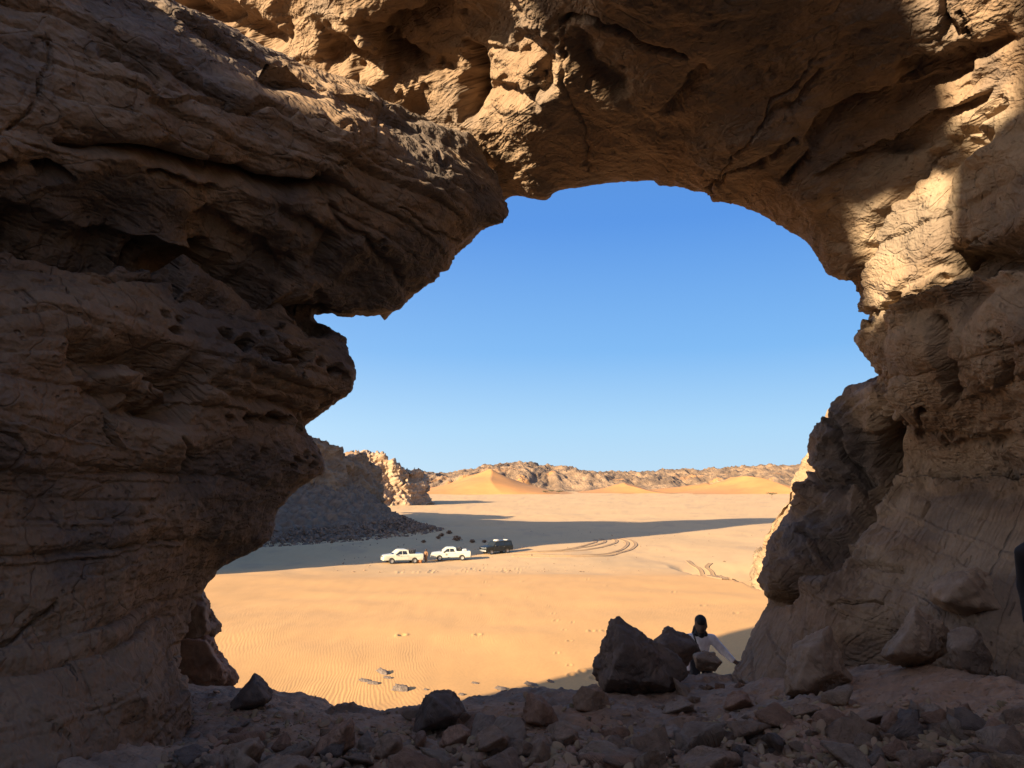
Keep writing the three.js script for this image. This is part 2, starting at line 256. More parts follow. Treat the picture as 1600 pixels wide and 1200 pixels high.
// ------------------------------------------------------------------ the arch
const arch = thing('rock_arch', 'huge weathered sandstone arch framing the desert view', 'rock arch');
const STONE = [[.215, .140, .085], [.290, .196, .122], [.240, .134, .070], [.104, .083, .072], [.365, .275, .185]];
const grain = P => 1 + .09 * sn(P.x * 38, P.y * 38, P.z * 38) + .07 * sn(P.x * 15, P.y * 15, P.z * 15);
const fineRelief = (P, k = 1) => k * (.030 * ridge(P.x * 1.9, P.y * 2.4, P.z * 1.9, 4) + .012 * fbm(P.x * 7, P.y * 9, P.z * 7, 3));
{
  const stations = [[300, 1270, 5.4, -250, 1520], [292, 1150, 5.9, -250, 1330], [296, 1100, 6.0], [283, 1040, 6.4], [285, 985, 6.8, -250, 1080], [318, 930, 7.2], [345, 893, 7.4, -250, 900], [400, 862, 7.5], [422, 845, 7.5], [442, 795, 7.6, -250, 770], [470, 768, 7.7], [508, 742, 7.8, -250, 700], [512, 715, 7.8], [500, 690, 7.8], [490, 668, 7.8, -250, 620], [525, 642, 7.9], [556, 612, 7.9], [562, 580, 7.9, -250, 490], [550, 545, 7.9], [545, 522, 7.9], [505, 497, 8.1, -250, 390], [560, 496, 8.4], [622, 491, 8.6, -250, 260], [650, 464, 8.7], [682, 443, 8.8], [705, 413, 8.85], [722, 388, 8.9], [752, 364, 9.0, -250, 100], [792, 350, 9.0], [800, 325, 9.1, -250, 30], [788, 290, 9.1], [762, 240, 9.1], [738, 205, 9.0, -250, -60], [690, 197, 8.8], [640, 168, 8.8], [560, 128, 8.5, -250, -120], [480, 98, 8.1], [400, 62, 7.7], [330, 25, 7.3, -250, -170], [225, -10, 6.6], [60, -60, 5.7, -250, -215], [-150, -165, 4.6, -262, -222]];
  const depths = [[-250, 1330, 3.4], [-250, 1080, 3.9], [-250, 900, 4.2], [-250, 620, 4.35], [-250, 390, 4.5], [-250, 200, 4.3], [-250, -60, 4.2], [0, 1180, 4.3], [150, 1130, 4.9], [235, 1070, 5.5], [0, 950, 4.8], [150, 950, 5.4], [240, 900, 6.2], [0, 700, 4.8], [150, 700, 5.5], [300, 720, 6.3], [400, 720, 6.95], [330, 830, 6.8], [0, 500, 4.95], [150, 500, 5.6], [300, 540, 6.3], [430, 560, 7.0], [420, 480, 7.1], [150, 425, 5.85], [300, 440, 6.5],
    [0, 360, 5.35], [150, 375, 6.15], [300, 400, 6.95], [400, 430, 7.5], [0, 250, 4.95], [150, 280, 5.55], [300, 330, 6.35], [430, 370, 7.1], [520, 430, 7.85], [0, 100, 5.0], [150, 130, 5.45], [300, 160, 5.95], [450, 200, 6.7], [450, 290, 6.85], [600, 280, 7.55], [600, 390, 7.9], [700, 300, 8.25], [680, 380, 8.4], [200, 30, 5.9], [560, 200, 7.2], [500, 165, 7.15], [380, 125, 6.6], [250, 60, 6.0]];
  const carve = carver([['groove', 22, .62, -80, 368, 60, 382, 130, 398, 220, 398, 300, 405, 400, 445, 470, 480, 510, 498], ['groove', 17, .48, 120, 215, 190, 235, 260, 258, 350, 262], ['groove', 13, .42, 330, 268, 430, 292, 535, 303], ['hole', 24, .25, 22, 268], ['hole', 20, .20, 78, 272], ['groove', 9, .18, 240, 285, 345, 302], ['groove', 20, .22, -20, 335, 110, 368, 230, 385], ['groove', 5, .10, 130, 432, 200, 438, 290, 446, 330, 458], ['groove', 9, .22, 240, 420, 280, 445], ['groove', 7, .14, 285, 455, 360, 470, 420, 490], ['groove', 8, .16, 350, 425, 420, 455],
    ['groove', 26, .34, 130, 548, 230, 568, 290, 600, 268, 632], ['groove', 18, .20, 150, 585, 200, 640, 290, 636], ['step', 8, .07, 185, 640, 182, 670, 195, 690], ['groove', 12, .14, 340, 602, 450, 640, 500, 662], ['groove', 10, .12, 300, 575, 270, 588, 300, 600],
    ['hole', 11, .22, 346, 520], ['hole', 17, .20, 376, 536], ['hole', 10, .20, 408, 530], ['hole', 7, .16, 436, 538], ['hole', 6, .16, 452, 546], ['hole', 13, .18, 474, 552], ['hole', 9, .16, 500, 562], ['hole', 9, .2, 452, 574], ['hole', 5, .12, 428, 566], ['hole', 5, .12, 414, 560], ['hole', 5, .12, 437, 569], ['hole', 5, .12, 470, 582], ['hole', 10, .14, 272, 524], ['hole', 7, .10, 258, 493], ['hole', 6, .1, 282, 500], ['hole', 5, .10, 414, 580], ['hole', 10, .14, 524, 575], ['hole', 8, .14, 540, 590],
    ['hole', 7, .14, 402, 653], ['hole', 12, .16, 423, 656], ['hole', 8, .16, 445, 659], ['hole', 6, .14, 460, 661], ['hole', 7, .14, 474, 664], ['hole', 4, .10, 376, 652], ['hole', 8, .14, 470, 722], ['hole', 7, .14, 484, 705], ['hole', 7, .14, 492, 730], ['hole', 6, .12, 462, 735], ['hole', 6, .12, 500, 716],
    ['groove', 3, .10, -20, 672, 30, 690, 35, 700, 20, 730, -10, 745], ['groove', 3, .10, -5, 1005, 40, 990, 90, 940], ['groove', 4, .09, 285, 680, 310, 720, 300, 760], 
    ['groove', 3, .14, 305, 105, 320, 135, 355, 160, 420, 170, 520, 175, 560, 195], ['groove', 2.5, .10, 590, 150, 600, 190, 585, 230, 540, 262], ['groove', 2.5, .10, 660, 215, 680, 250, 720, 275], ['groove', 2.5, .1, 630, 322, 665, 350, 720, 378], ['groove', 7, .14, 160, 70, 235, 100, 250, 120], ['groove', 2.5, .12, 70, 60, 75, 110, 60, 150, 20, 185], ['groove', 8, .12, 520, 300, 535, 350, 590, 400, 630, 440], ['groove', 14, .16, 330, 350, 400, 372, 450, 425], ['groove', 16, .16, 440, 330, 520, 380, 500, 420], ['step', 6, .05, 250, 150, 300, 152, 360, 158]]);
  const geo = rockLoft({
    stations, depths, rows: 318, cols: 800, edge: 80, round: .5, flatFrom: 30.5, tail: [4, 1.5], carve,
    disp: (P, N, x, y, r) => {
      const steep = sstep(.97, .5, Math.abs(N.y)), y2 = P.y + .09 * P.x - .057 * P.z, inner = lerp(.3, 1, sstep(0, 130, r)), worn = .45 + .55 * sstep(-.35, .45, fbm(P.x * .4 + 8, P.y * .7, P.z * .4, 2));
      let d = -.05 + inner * .10 * fbm(P.x * .5, P.y * .7, P.z * .5, 3) + steep * (inner * .21 * strata(P.x, y2, P.z, 1.1) + worn * (.085 * strata(P.x + 9, y2 + 7, P.z, .30) + .03 * strata(P.x + 3, y2 + 3, P.z, .13)));
      d += inner * .05 * blocks(P.x * .6, P.y * .9, P.z * .6, .3, .35) + worn * (.036 * blocks(P.x * 1.9, P.y * 3.2, P.z * 1.9, .5, .4) + fineRelief(P, .75)) + .35 * (1 - worn) * fineRelief(P, 1);
      const pit = sstep(500, 540, y) * sstep(760, 700, y) * sstep(330, 420, x) * (.4 + .6 * sn(P.x * .9, P.y * .9, P.z * .9)) + .5 * sstep(.35, .7, sn(P.x * .5 + 5, P.y * 1.1, P.z * .5)) * sstep(250, 480, x);
      if (pit > 0) { const w = worley(P.x * 6, P.y * 8, P.z * 6); d -= pit * .12 * sstep(.42, .2, w.f1) * (hash(w.i, w.j, w.k, 9) > .4 ? 1 : 0); }
      return d;
    },
    tint: (P, N, d) => {
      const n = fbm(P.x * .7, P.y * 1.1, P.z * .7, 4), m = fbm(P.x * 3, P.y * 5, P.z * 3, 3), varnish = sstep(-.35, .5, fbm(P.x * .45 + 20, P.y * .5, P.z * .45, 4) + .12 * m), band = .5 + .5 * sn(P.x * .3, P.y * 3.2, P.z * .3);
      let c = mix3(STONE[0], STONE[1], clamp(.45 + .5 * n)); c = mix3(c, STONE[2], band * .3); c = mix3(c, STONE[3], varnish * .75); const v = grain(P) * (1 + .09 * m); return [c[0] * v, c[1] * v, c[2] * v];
    },
  });
  uvBy(geo, (x, y, z) => [.5 * x - .85 * z, y + .6 * (.85 * x + .5 * z)]);
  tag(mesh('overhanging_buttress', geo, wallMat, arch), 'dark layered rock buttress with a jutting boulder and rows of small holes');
}
{
  const stations = [[600, 500, 12.5, 170, -150], [690, 420, 12, 300, -250], [760, 350, 11.5, 430, -250], [798, 308, 10.9, 560, -250], [850, 311, 10.7, 640, -250], [863, 300, 10.7], [880, 293, 10.7], [915, 290, 10.7, 790, -250], [960, 284, 10.7], [1020, 282, 10.6, 950, -250], [1032, 291, 10.6], [1064, 293, 10.6], [1100, 304, 10.5], [1113, 317, 10.5], [1160, 322, 10.4], [1213, 347, 10.3, 1330, -250], [1250, 371, 10.2], [1272, 400, 10.1], [1290, 426, 10.0, 1740, -250], [1330, 442, 9.9, 1850, -170], [1338, 468, 9.8], [1340, 492, 9.75], [1362, 506, 9.6], [1338, 516, 9.5, 1850, 250], [1346, 546, 9.6], [1368, 575, 9.7], [1371, 598, 9.9, 1850, 450], [1346, 610, 10.6], [1320, 626, 10.8], [1293, 660, 10.9], [1268, 682, 11, 1850, 620], [1276, 738, 11], [1252, 768, 10.9], [1243, 806, 10.8, 1850, 760], [1215, 836, 10.6], [1206, 870, 10.4, 1850, 870], [1195, 905, 10.2], [1198, 945, 10.0], [1175, 985, 9.7, 1850, 1000], [1152, 1028, 9.4], [1140, 1050, 9.2, 1850, 1150], [1120, 1110, 8.7, 1850, 1380]];
  const depths = [[170, -150, 9.0], [300, -250, 8.6], [560, -250, 7.4], [790, -250, 5.9], [1100, -250, 6.0], [1500, -250, 6.4], [1850, -170, 5.7], [1850, 250, 5.6], [1850, 620, 6.1], [1850, 870, 6.1], [1850, 1150, 5.2], [1850, 1380, 4.6], [400, 10, 9.2], [500, 60, 9.3], [600, 110, 9.6], [700, 170, 9.95], [760, 250, 10.5], [560, 20, 8.9], [650, 50, 9.1], [760, 40, 9.0], [760, 110, 9.4], [820, 60, 8.4], [850, 200, 9.5], [960, 220, 9.5], [960, 110, 8.3], [960, 10, 7.3], [1100, 240, 9.4], [1100, 120, 8.2], [1100, 0, 7.3], [1200, 280, 9.5], [1230, 180, 8.5], [1250, 60, 7.8], [1270, 330, 9.5], [1330, 250, 9.1], [1400, 150, 8.3], [1400, 20, 7.5], [1325, 380, 9.9], [1420, 235, 8.9], [1500, 180, 8.1], [1500, 60, 7.5], [1600, 50, 7.0], [1600, 150, 7.2],
    [1392, 380, 8.95], [1375, 440, 9.1], [1445, 310, 8.4], [1450, 420, 8.5], [1540, 320, 7.7], [1600, 300, 7.0], [1600, 400, 7.15], [1540, 430, 7.9], [1500, 500, 8.1], [1400, 540, 8.9], [1600, 520, 6.75], [1450, 620, 8.9], [1600, 640, 7.6], [1390, 640, 9.4], [1385, 690, 10.1], [1340, 690, 10.5], [1300, 760, 10.5], [1370, 760, 10.0], [1440, 715, 9.7], [1520, 725, 9.0], [1600, 730, 8.3], [1410, 785, 9.3], [1600, 785, 8.0], [1500, 780, 8.7], [1340, 830, 9.5], [1280, 840, 10.1], [1400, 860, 8.7], [1500, 870, 8.0], [1600, 880, 7.3], [1300, 900, 8.9], [1230, 940, 9.5], [1400, 940, 8.2], [1300, 1000, 8.4], [1600, 980, 6.7], [1500, 960, 7.35], [1220, 1030, 8.9], [1400, 1040, 8.0], [1600, 1100, 6.3], [1300, 1110, 8.1]];
  const carve = carver([['groove', 9, .30, 1338, 480, 1348, 410, 1372, 340, 1425, 278, 1490, 222, 1570, 168], ['groove', 12, .30, 1330, 505, 1362, 508, 1400, 482], ['step', 12, .22, 1600, 425, 1545, 440, 1505, 455, 1450, 462, 1400, 490, 1352, 510], ['groove', 26, .45, 1500, 410, 1540, 415, 1580, 400, 1640, 370], ['groove', 7, .22, 1455, 455, 1475, 440, 1500, 405, 1530, 380], ['groove', 18, .22, 1470, 500, 1485, 560, 1500, 610], ['groove', 10, .14, 1555, 520, 1572, 600], ['groove', 7, .12, 1392, 640, 1440, 680, 1500, 672, 1560, 685, 1640, 690], ['groove', 5, .08, 1420, 665, 1480, 690, 1560, 692], ['step', 10, .12, 1660, 748, 1560, 748, 1470, 744, 1410, 752, 1375, 790],
    ['groove', 18, .50, 1376, 610, 1388, 680, 1378, 740, 1350, 800, 1310, 850, 1265, 885, 1225, 935], ['groove', 12, .25, 1262, 745, 1310, 752, 1350, 748], ['groove', 8, .18, 1300, 660, 1330, 720, 1345, 760], ['groove', 7, .14, 1250, 830, 1290, 860], ['groove', 3, .10, 1440, 800, 1450, 780], ['groove', 4, .10, 1300, 940, 1320, 945, 1380, 945], ['groove', 4, .08, 1200, 940, 1260, 900, 1330, 880, 1400, 885], ['groove', 5, .10, 1360, 560, 1375, 620], ['hole', 7, .14, 1396, 622], ['hole', 7, .12, 1442, 634], ['groove', 4, .1, 1436, 640, 1440, 652],
    ['groove', 6, .2, 870, 42, 930, 36, 1000, 72, 1070, 84], ['groove', 3, .05, 870, 55, 880, 130, 910, 220, 920, 270], ['groove', 24, .20, 900, 80, 930, 120, 960, 150], ['groove', 22, .25, 820, 60, 850, 90, 850, 140], ['groove', 3, .07, 1115, 290, 1160, 220, 1230, 160, 1280, 90], ['groove', 12, .18, 1050, 170, 1060, 150, 1100, 110], ['groove', 14, .22, 1270, 230, 1340, 180, 1420, 150, 1500, 110], ['step', 12, .12, 1300, 260, 1380, 205, 1450, 180, 1520, 150], ['groove', 10, .25, 1224, 285, 1240, 270, 1260, 255], ['groove', 5, .14, 1080, 330, 1120, 290, 1190, 250, 1240, 220], ['groove', 5, .12, 1180, 200, 1250, 180, 1290, 120], ['groove', 22, .30, 1420, 110, 1500, 95, 1560, 60], ['groove', 12, .25, 1490, 40, 1488, 0, 1480, -40], ['groove', 4, .12, 1520, 50, 1515, 10], ['groove', 14, .25, 1540, 210, 1500, 235, 1470, 260], ['groove', 5, .1, 1560, 160, 1530, 180],
    ['groove', 26, .42, 520, 80, 560, 92, 600, 100, 640, 98], ['groove', 18, .38, 600, 88, 640, 92, 660, 98], ['groove', 30, .35, 300, 10, 370, 40, 420, 70], ['groove', 22, .35, 560, 40, 600, 60, 640, 45, 700, 15], ['groove', 26, .3, 730, 130, 760, 150, 800, 140], ['groove', 14, .35, 735, 80, 745, 120, 740, 170]]);
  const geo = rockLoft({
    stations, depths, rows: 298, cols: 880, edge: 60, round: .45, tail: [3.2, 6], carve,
    disp: (P, N, x, y, r) => {
      const roof = sstep(1450, 1250, x + (y - 300) * .3) * sstep(560, 440, y), steep = sstep(.95, .4, Math.abs(N.y)) * (1 - roof), knob = sstep(860, 760, x + Math.max(0, y - 140) * .6), apron = sstep(740, 790, y), crag = sstep(1400, 1340, x + Math.abs(y - 720) * .25) * sstep(590, 640, y) * sstep(960, 900, y);
      const inner = lerp(.35, 1, sstep(0, 110, r)), worn = .2 + .8 * sstep(-.2, .5, fbm(P.x * .45 + 3, P.y * .6, P.z * .45, 2));
      let d = -.02 + inner * .14 * fbm(P.x * .42, P.y * .6, P.z * .42, 2) * (1 - .4 * apron) + .10 * steep * inner * (1 - .7 * apron) * strata(P.x, P.y - .05 * P.x, P.z, 2.6) + .02 * steep * worn * strata(P.x + 3, P.y, P.z, .3);
      d += roof * inner * (.10 * blocks(P.x * .5 + .35 * P.z, P.y * 1.2, P.z * .38, .45, .12) + worn * .035 * blocks(P.x * 1.5 + P.z, P.y * 2.6, P.z * 1.0, .6, .2));
      d += (1 - roof) * (1 - .8 * apron) * inner * (.13 * blocks(P.x * .5 + 2, P.y * .55, P.z * .5, .5, .22) + worn * .022 * blocks(P.x * 2.0, P.y * 2.6, P.z * 2.0, .6, .2));
      d += crag * (.10 * ridge(P.x * .7, P.y * .6, P.z * .7, 2) + .10 * blocks(P.x * 1.1, P.y * 1.0, P.z * 1.1, .7, .2));
      d += knob * inner * (.09 * ridge(P.x * .5, P.y * .8, P.z * .5, 2) + .15 * blocks(P.x * .8, P.y * 1.3, P.z * .8, .45, .2));
      d += apron * .05 * strata(P.x + 4, P.y * 1.4 + .3 * P.z, P.z, .5);
      return d + fineRelief(P, (.25 + .4 * worn) * (1 - .35 * apron) + .3 * crag);
    },
    tint: (P, N, d, x, y) => {
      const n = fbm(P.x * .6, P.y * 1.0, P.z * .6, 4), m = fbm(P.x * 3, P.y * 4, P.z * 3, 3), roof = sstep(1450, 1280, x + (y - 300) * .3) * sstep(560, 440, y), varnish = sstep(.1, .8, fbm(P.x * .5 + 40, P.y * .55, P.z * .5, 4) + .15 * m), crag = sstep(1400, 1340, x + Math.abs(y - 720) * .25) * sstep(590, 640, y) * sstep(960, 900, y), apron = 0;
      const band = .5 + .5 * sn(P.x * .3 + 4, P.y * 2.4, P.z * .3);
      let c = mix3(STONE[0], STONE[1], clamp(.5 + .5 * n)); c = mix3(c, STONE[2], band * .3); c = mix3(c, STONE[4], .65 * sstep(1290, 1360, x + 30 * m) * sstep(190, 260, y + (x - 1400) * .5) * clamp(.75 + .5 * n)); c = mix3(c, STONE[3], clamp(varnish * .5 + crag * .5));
      const v = grain(P) * (1 + .08 * m); return [c[0] * v, c[1] * v, c[2] * v];
    },
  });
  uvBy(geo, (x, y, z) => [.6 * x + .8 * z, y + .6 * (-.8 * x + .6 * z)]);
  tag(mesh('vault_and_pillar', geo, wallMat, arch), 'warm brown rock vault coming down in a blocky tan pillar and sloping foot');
}

// ------------------------------------------------------------------ cliffs
// path: [x, z, foot, crown] along the face, heights measured from eye level; batter: how far the face leans back; back: depth of the top
function cliff({ path: given, far = 1, cols, rows, batter = 2, back = 12, amp = 1, size = 1, seed = 0, colors, away, stepBack = 0, scree = 0, crownNoise = .12 }) {
  const path = given.map(p => p.map(q => q * far)); batter *= far; back *= far; size *= far; stepBack *= far;
  const acc = [0]; for (let i = 1; i < path.length; i++) acc.push(acc[i - 1] + Math.hypot(path[i][0] - path[i - 1][0], path[i][1] - path[i - 1][1]));
  const top = Math.round(rows * .8);
  return grid(cols, rows, (i, j, o, inf) => {
    const t = acc.at(-1) * i / (cols - 1); let k = 0; while (k < acc.length - 2 && acc[k + 1] < t) k++; const f = (t - acc[k]) / (acc[k + 1] - acc[k]), a = path[k], b = path[k + 1];
    const e = [0, 1, 2, 3].map(m => lerp(a[m], b[m], f)), dx = away[0], dz = away[1], crown = e[3] + crownNoise * (e[3] - e[2]) * fbm(t * .12 / size + seed, 3, 1, 4);
    if (j <= top) {
      const v = j / top, y = lerp(e[2], crown, v), lean = batter * v + stepBack * (sstep(.32, .36, v) + sstep(.66, .7, v)) + scree * (1 - (1 - clamp(1 - v / .45)) ** .8 * 1) * -1;
      o.set(e[0] + dx * lean, EYE.y + y, e[1] + dz * lean);
    } else { const v = (j - top) / (rows - 1 - top); o.set(e[0] + dx * (batter + stepBack * 2 + back * v), EYE.y + crown + .3 * size * fbm(t * .3 + seed, v * 4, 5, 3) - 3 * size * v * v, e[1] + dz * (batter + stepBack * 2 + back * v)); }
    inf[0] = j / top; inf[1] = i / cols;
  }, (P, N, v) => amp * size * (.55 * fbm(P.x * .22 / size + seed, P.y * .22 / size, P.z * .22 / size, 3) + .40 * strata(P.x / size + seed, P.y / size, P.z / size, 2.2) * sstep(.9, .5, Math.abs(N.y)) + .55 * blocks(P.x * .35 / size + seed, P.y * .32 / size, P.z * .35 / size, .7, .35) + .22 * blocks(P.x * 1.0 / size + seed, P.y * 1.1 / size, P.z * 1.0 / size, .7, .3) + .10 * fbm(P.x * 1.6 / size, P.y * 2 / size, P.z * 1.6 / size, 3)),
    (P, N, d, v) => { const n = fbm(P.x * .3 / size, P.y * .6 / size, P.z * .3 / size, 4), c = mix3(colors[0], colors[1], clamp(.5 + .6 * n)), k = 1 + .10 * sn(P.x * 2.3 / size, P.y * 3 / size, P.z * 2.3 / size); return [c[0] * k, c[1] * k, c[2] * k]; }, [EYE, Math.round(rows * .4)]);
}
const cliffThing = (name, label, cat, part, o) => { const g = thing(name, label, cat); mesh(part, uvBy(cliff(o), (x, y, z) => [x * .7 - z * .7, y + .3 * z + .2 * x]), o.mat ?? cliffMat, g); return g; };
cliffThing('shade_wall', 'tall rock wall added unseen right of the viewer to block sky light', 'rock wall', 'face', { path: [[11, -9, -5, 9], [7.4, -5.4, -4, 9], [6.6, -3, -4, 9], [6.4, 1, -4, 9.5], [6.6, 6, -4, 9.5]], cols: 140, rows: 50, batter: -.4, back: 5, amp: .35, colors: [[.22, .16, .115], [.32, .235, .16]], away: [1, 0] });  // unseen wall added to keep sky light off the cave rock
{ // unseen roof added over the viewer to cut sky light, rising towards the back
  const geo = grid(120, 90, (i, j, o) => { const x = lerp(-2.2, 9, i / 119), z = lerp(-4.6, 2.0, j / 89); o.set(x, EYE.y + 7.4 + .52 * (z + 4.6) + .25 * fbm(x * .3, 2, z * .3, 4), z); }, () => 0, P => mix3([.22, .15, .10], [.30, .205, .135], clamp(.5 + .5 * fbm(P.x, P.y, P.z, 3))), [EYE, 45]);
  tag(mesh('shade_roof', geo, rockMat, arch), 'rough rock roof added unseen over the viewer to darken the cave');
}
// unseen ridge added to shade the cave; crest gaps shaped for the sun patches
cliffThing('shade_ridge', 'jagged rock ridge added unseen behind the viewer to shade the cave', 'rock ridge', 'face', { path: [[-18.81, -1.84, -5, -5.0], [-18.70, -1.73, -5, 9.0], [-16.26, 0.71, -5, 9.3], [-14.50, 2.47, -5, 9.0], [-13.15, 3.82, -5, 9.1], [-12.45, 4.53, -5, 9.2], [-12.23, 4.74, -5, 12.4], [-11.02, 5.95, -5, 12.4], [-10.88, 6.09, -5, 9.5], [-9.97, 7.0, -5, 9.6], [-9.90, 7.07, -5, 11.5], [-9.86, 7.11, -5, 11.5], [-9.76, 7.21, -5, 11.0], [-9.40, 7.57, -5, 11.1], [-9.26, 7.71, -5, 13.0], [-7.07, 9.90, -5, 13.4], [-4.24, 12.73, -5, 12.0], [-4.24, 12.73, -5, 13.6], [1.41, 18.38, -5, 13.0], [5.66, 22.63, -5, 13.5], [9.90, 26.87, -5, 12.0]], cols: 420, rows: 60, batter: .2, back: 2, amp: .10, crownNoise: .004, colors: [[.16, .125, .105], [.25, .185, .14]], away: [-.707, .707] });

const FAR = 1.147;
const TAN = [[.26, .17, .105], [.36, .245, .155]], GREY = [[.20, .155, .13], [.30, .225, .17]];
// cliff with a scree skirt on the left
const P2 = (px, py, d, foot, crown) => { const p = at(px, py, d); return [p.x, p.z, foot, crown]; };
{
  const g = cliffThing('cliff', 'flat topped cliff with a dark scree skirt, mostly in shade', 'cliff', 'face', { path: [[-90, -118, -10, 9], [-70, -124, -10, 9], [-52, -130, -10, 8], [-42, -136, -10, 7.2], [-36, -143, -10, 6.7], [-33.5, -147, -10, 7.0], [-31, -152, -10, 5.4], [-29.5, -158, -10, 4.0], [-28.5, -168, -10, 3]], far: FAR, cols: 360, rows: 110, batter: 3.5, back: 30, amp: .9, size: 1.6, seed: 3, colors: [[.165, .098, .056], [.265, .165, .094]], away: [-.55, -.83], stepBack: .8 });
  // scree skirt: a fan of rubble leaning on the foot of the cliff
  const toe = [[-95, -88], [-70, -96], [-48, -103], [-34, -111], [-25, -122], [-18, -136], [-15.6, -143], [-17, -149], [-21, -158], [-26, -170]], head = [[-92, -124], [-70, -128], [-54, -135], [-44, -141], [-38, -148], [-34, -152], [-32, -155], [-30.5, -158], [-29.5, -164], [-29, -172]], hy = [2, 2.2, 2, 1.2, .4, -.6, -1.6, -3, -5, -8];
  const sc = grid(340, 110, (i, j, o, inf) => { const t = i / 339 * (toe.length - 1), k = Math.min(toe.length - 2, Math.floor(t)), f = t - k, v = j / 109, x = lerp(lerp(toe[k][0], toe[k + 1][0], f), lerp(head[k][0], head[k + 1][0], f), v), z = lerp(lerp(toe[k][1], toe[k + 1][1], f), lerp(head[k][1], head[k + 1][1], f), v); o.set(x * FAR, EYE.y + FAR * (-9.75 + (lerp(hy[k], hy[k + 1], f) + 9.75) * v ** 1.75), z * FAR); inf[0] = v; },
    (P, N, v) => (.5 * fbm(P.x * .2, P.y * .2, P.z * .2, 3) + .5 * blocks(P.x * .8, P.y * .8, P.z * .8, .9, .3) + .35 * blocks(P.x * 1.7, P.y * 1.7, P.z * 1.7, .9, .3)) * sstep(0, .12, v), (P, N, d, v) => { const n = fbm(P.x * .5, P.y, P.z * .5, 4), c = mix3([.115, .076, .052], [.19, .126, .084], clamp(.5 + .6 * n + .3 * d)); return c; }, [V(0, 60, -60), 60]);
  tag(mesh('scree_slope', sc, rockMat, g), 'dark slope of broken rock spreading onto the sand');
}
cliffThing('cliff', 'sunlit tan cliff standing behind the shaded cliff', 'cliff', 'face', { path: [[-95, -255, -11, 9], [-70, -262, -11, 9], [-58, -266, -11, 10.2], [-50, -268, -11, 8], [-43, -270, -11, 7], [-37, -274, -11, 5.6], [-34, -282, -11, 4.2], [-32.5, -295, -11, 1]], far: FAR, cols: 300, rows: 90, batter: 6, back: 30, amp: 1.2, size: 2.6, seed: 9, colors: TAN, away: [-.35, -.93], stepBack: 1.2 });
cliffThing('cliff', 'golden sunlit rock cliff beyond the right pillar, stepping down to the sand', 'cliff', 'face', { path: [[60, -44, -9.6, 10], [38, -50, -9.6, 9.2], [28.4, -56, -9.8, 7.9], [26.7, -58.5, -9.9, 6.2], [24.8, -60, -9.9, 3.1], [24, -62, -9.9, 0.3], [23.1, -64, -9.9, -2], [21.9, -64.6, -9.9, -4.6], [21.5, -66, -9.9, -6.6], [24.6, -76, -9.9, -7.4]], far: FAR, cols: 330, rows: 130, batter: .9, back: 14, amp: .55, size: .9, seed: 15, colors: [[.22, .142, .08], [.31, .21, .12]], away: [.8, -.35] });
// a high mesa outside the picture on the left; its evening shadow lies across the plain
cliffThing('mesa', 'high mesa left of the valley, out of the direct view', 'mesa', 'face', { path: [[-45.3, -66.5, -12, -8.0], [-48.8, -70.0, -12, 34.0], [-50.6, -71.8, -12, 54.0], [-57.3, -78.5, -12, 52.0], [-62.9, -84.1, -12, 48.0], [-67.2, -88.4, -12, 36.7], [-77.8, -99.0, -12, 35.5], [-84.1, -105.4, -12, 31.0], [-95.5, -116.7, -12, 31.0], [-98.3, -119.5, -12, 35.0], [-100.4, -121.6, -12, 28.0], [-104.7, -125.9, -12, 16.0], [-113.1, -134.4, -12, 6.0]], cols: 220, rows: 50, batter: 1, back: 14, amp: .3, size: 3, seed: 21, crownNoise: .012, colors: GREY, away: [-.707, .707] });

// far hills: craggy rock ranges at the edge of the plain
const hillMat = bumpy(1 / 45, 2.2);
function range(name, label, x0, x1, z0, z1, height, nx, nz, seed) {
  const geo = grid(nx, nz, (i, j, o, inf) => {
    const x = lerp(x0, x1, i / (nx - 1)), v = j / (nz - 1), z = lerp(z0, z1, v) + 14 * sn(x * .02, seed, 0), r = ridge(x * .018, v * 2 + seed, 4, 4) * .25 + fbm(x * .008 + seed, v, 3, 3) * .25;
    let h = .8 * height(x) * (sstep(-.02, .35, v + .06 * sn(x * .05, 1, seed)) * .72 + .38 * sstep(.3, .8, v)) * (1 + .35 * r); h *= 1 - .25 * sstep(.9, 1, v);
    h += sstep(.02, .22, v) * (1.7 * ridge(x * .045, v * 3.2 + seed, 2, 4) + 1.0 * blocks(x * .07, v * 6 + seed, 2, .5, .3) + .9 * fbm(x * .22, v * 9, 5, 3)); o.set(x * FAR, EYE.y + FAR * (-10.0 + Math.max(-.5, h)), z * FAR); inf[0] = v;
  }, () => 0, (P, N, d, v) => { const n = fbm(P.x * .03, P.y * .1, P.z * .03, 4), sandy = sstep(.25, .6, fbm(P.x * .012 + 3, 2, P.z * .02, 3)) * sstep(.55, .2, v); return mix3(mix3([.15, .094, .056], [.27, .172, .10], clamp(.5 + .9 * n)), [.40, .19, .066], sandy); }, [V(0, 400, 0), nz >> 1]);
  return tag(mesh(name, uvBy(geo, (x, y, z) => [x + .4 * y, z + y]), hillMat), label, null, null, 'structure');
}
range('hills', 'rugged tan rock hills along the horizon', -330, 520, -600, -820, x => prof([[-330, 22], [-120, 20], [-70, 17], [-30, 25], [10, 28], [60, 24], [100, 18], [150, 19], [200, 22], [280, 25], [520, 30]], x), 560, 90, 2);
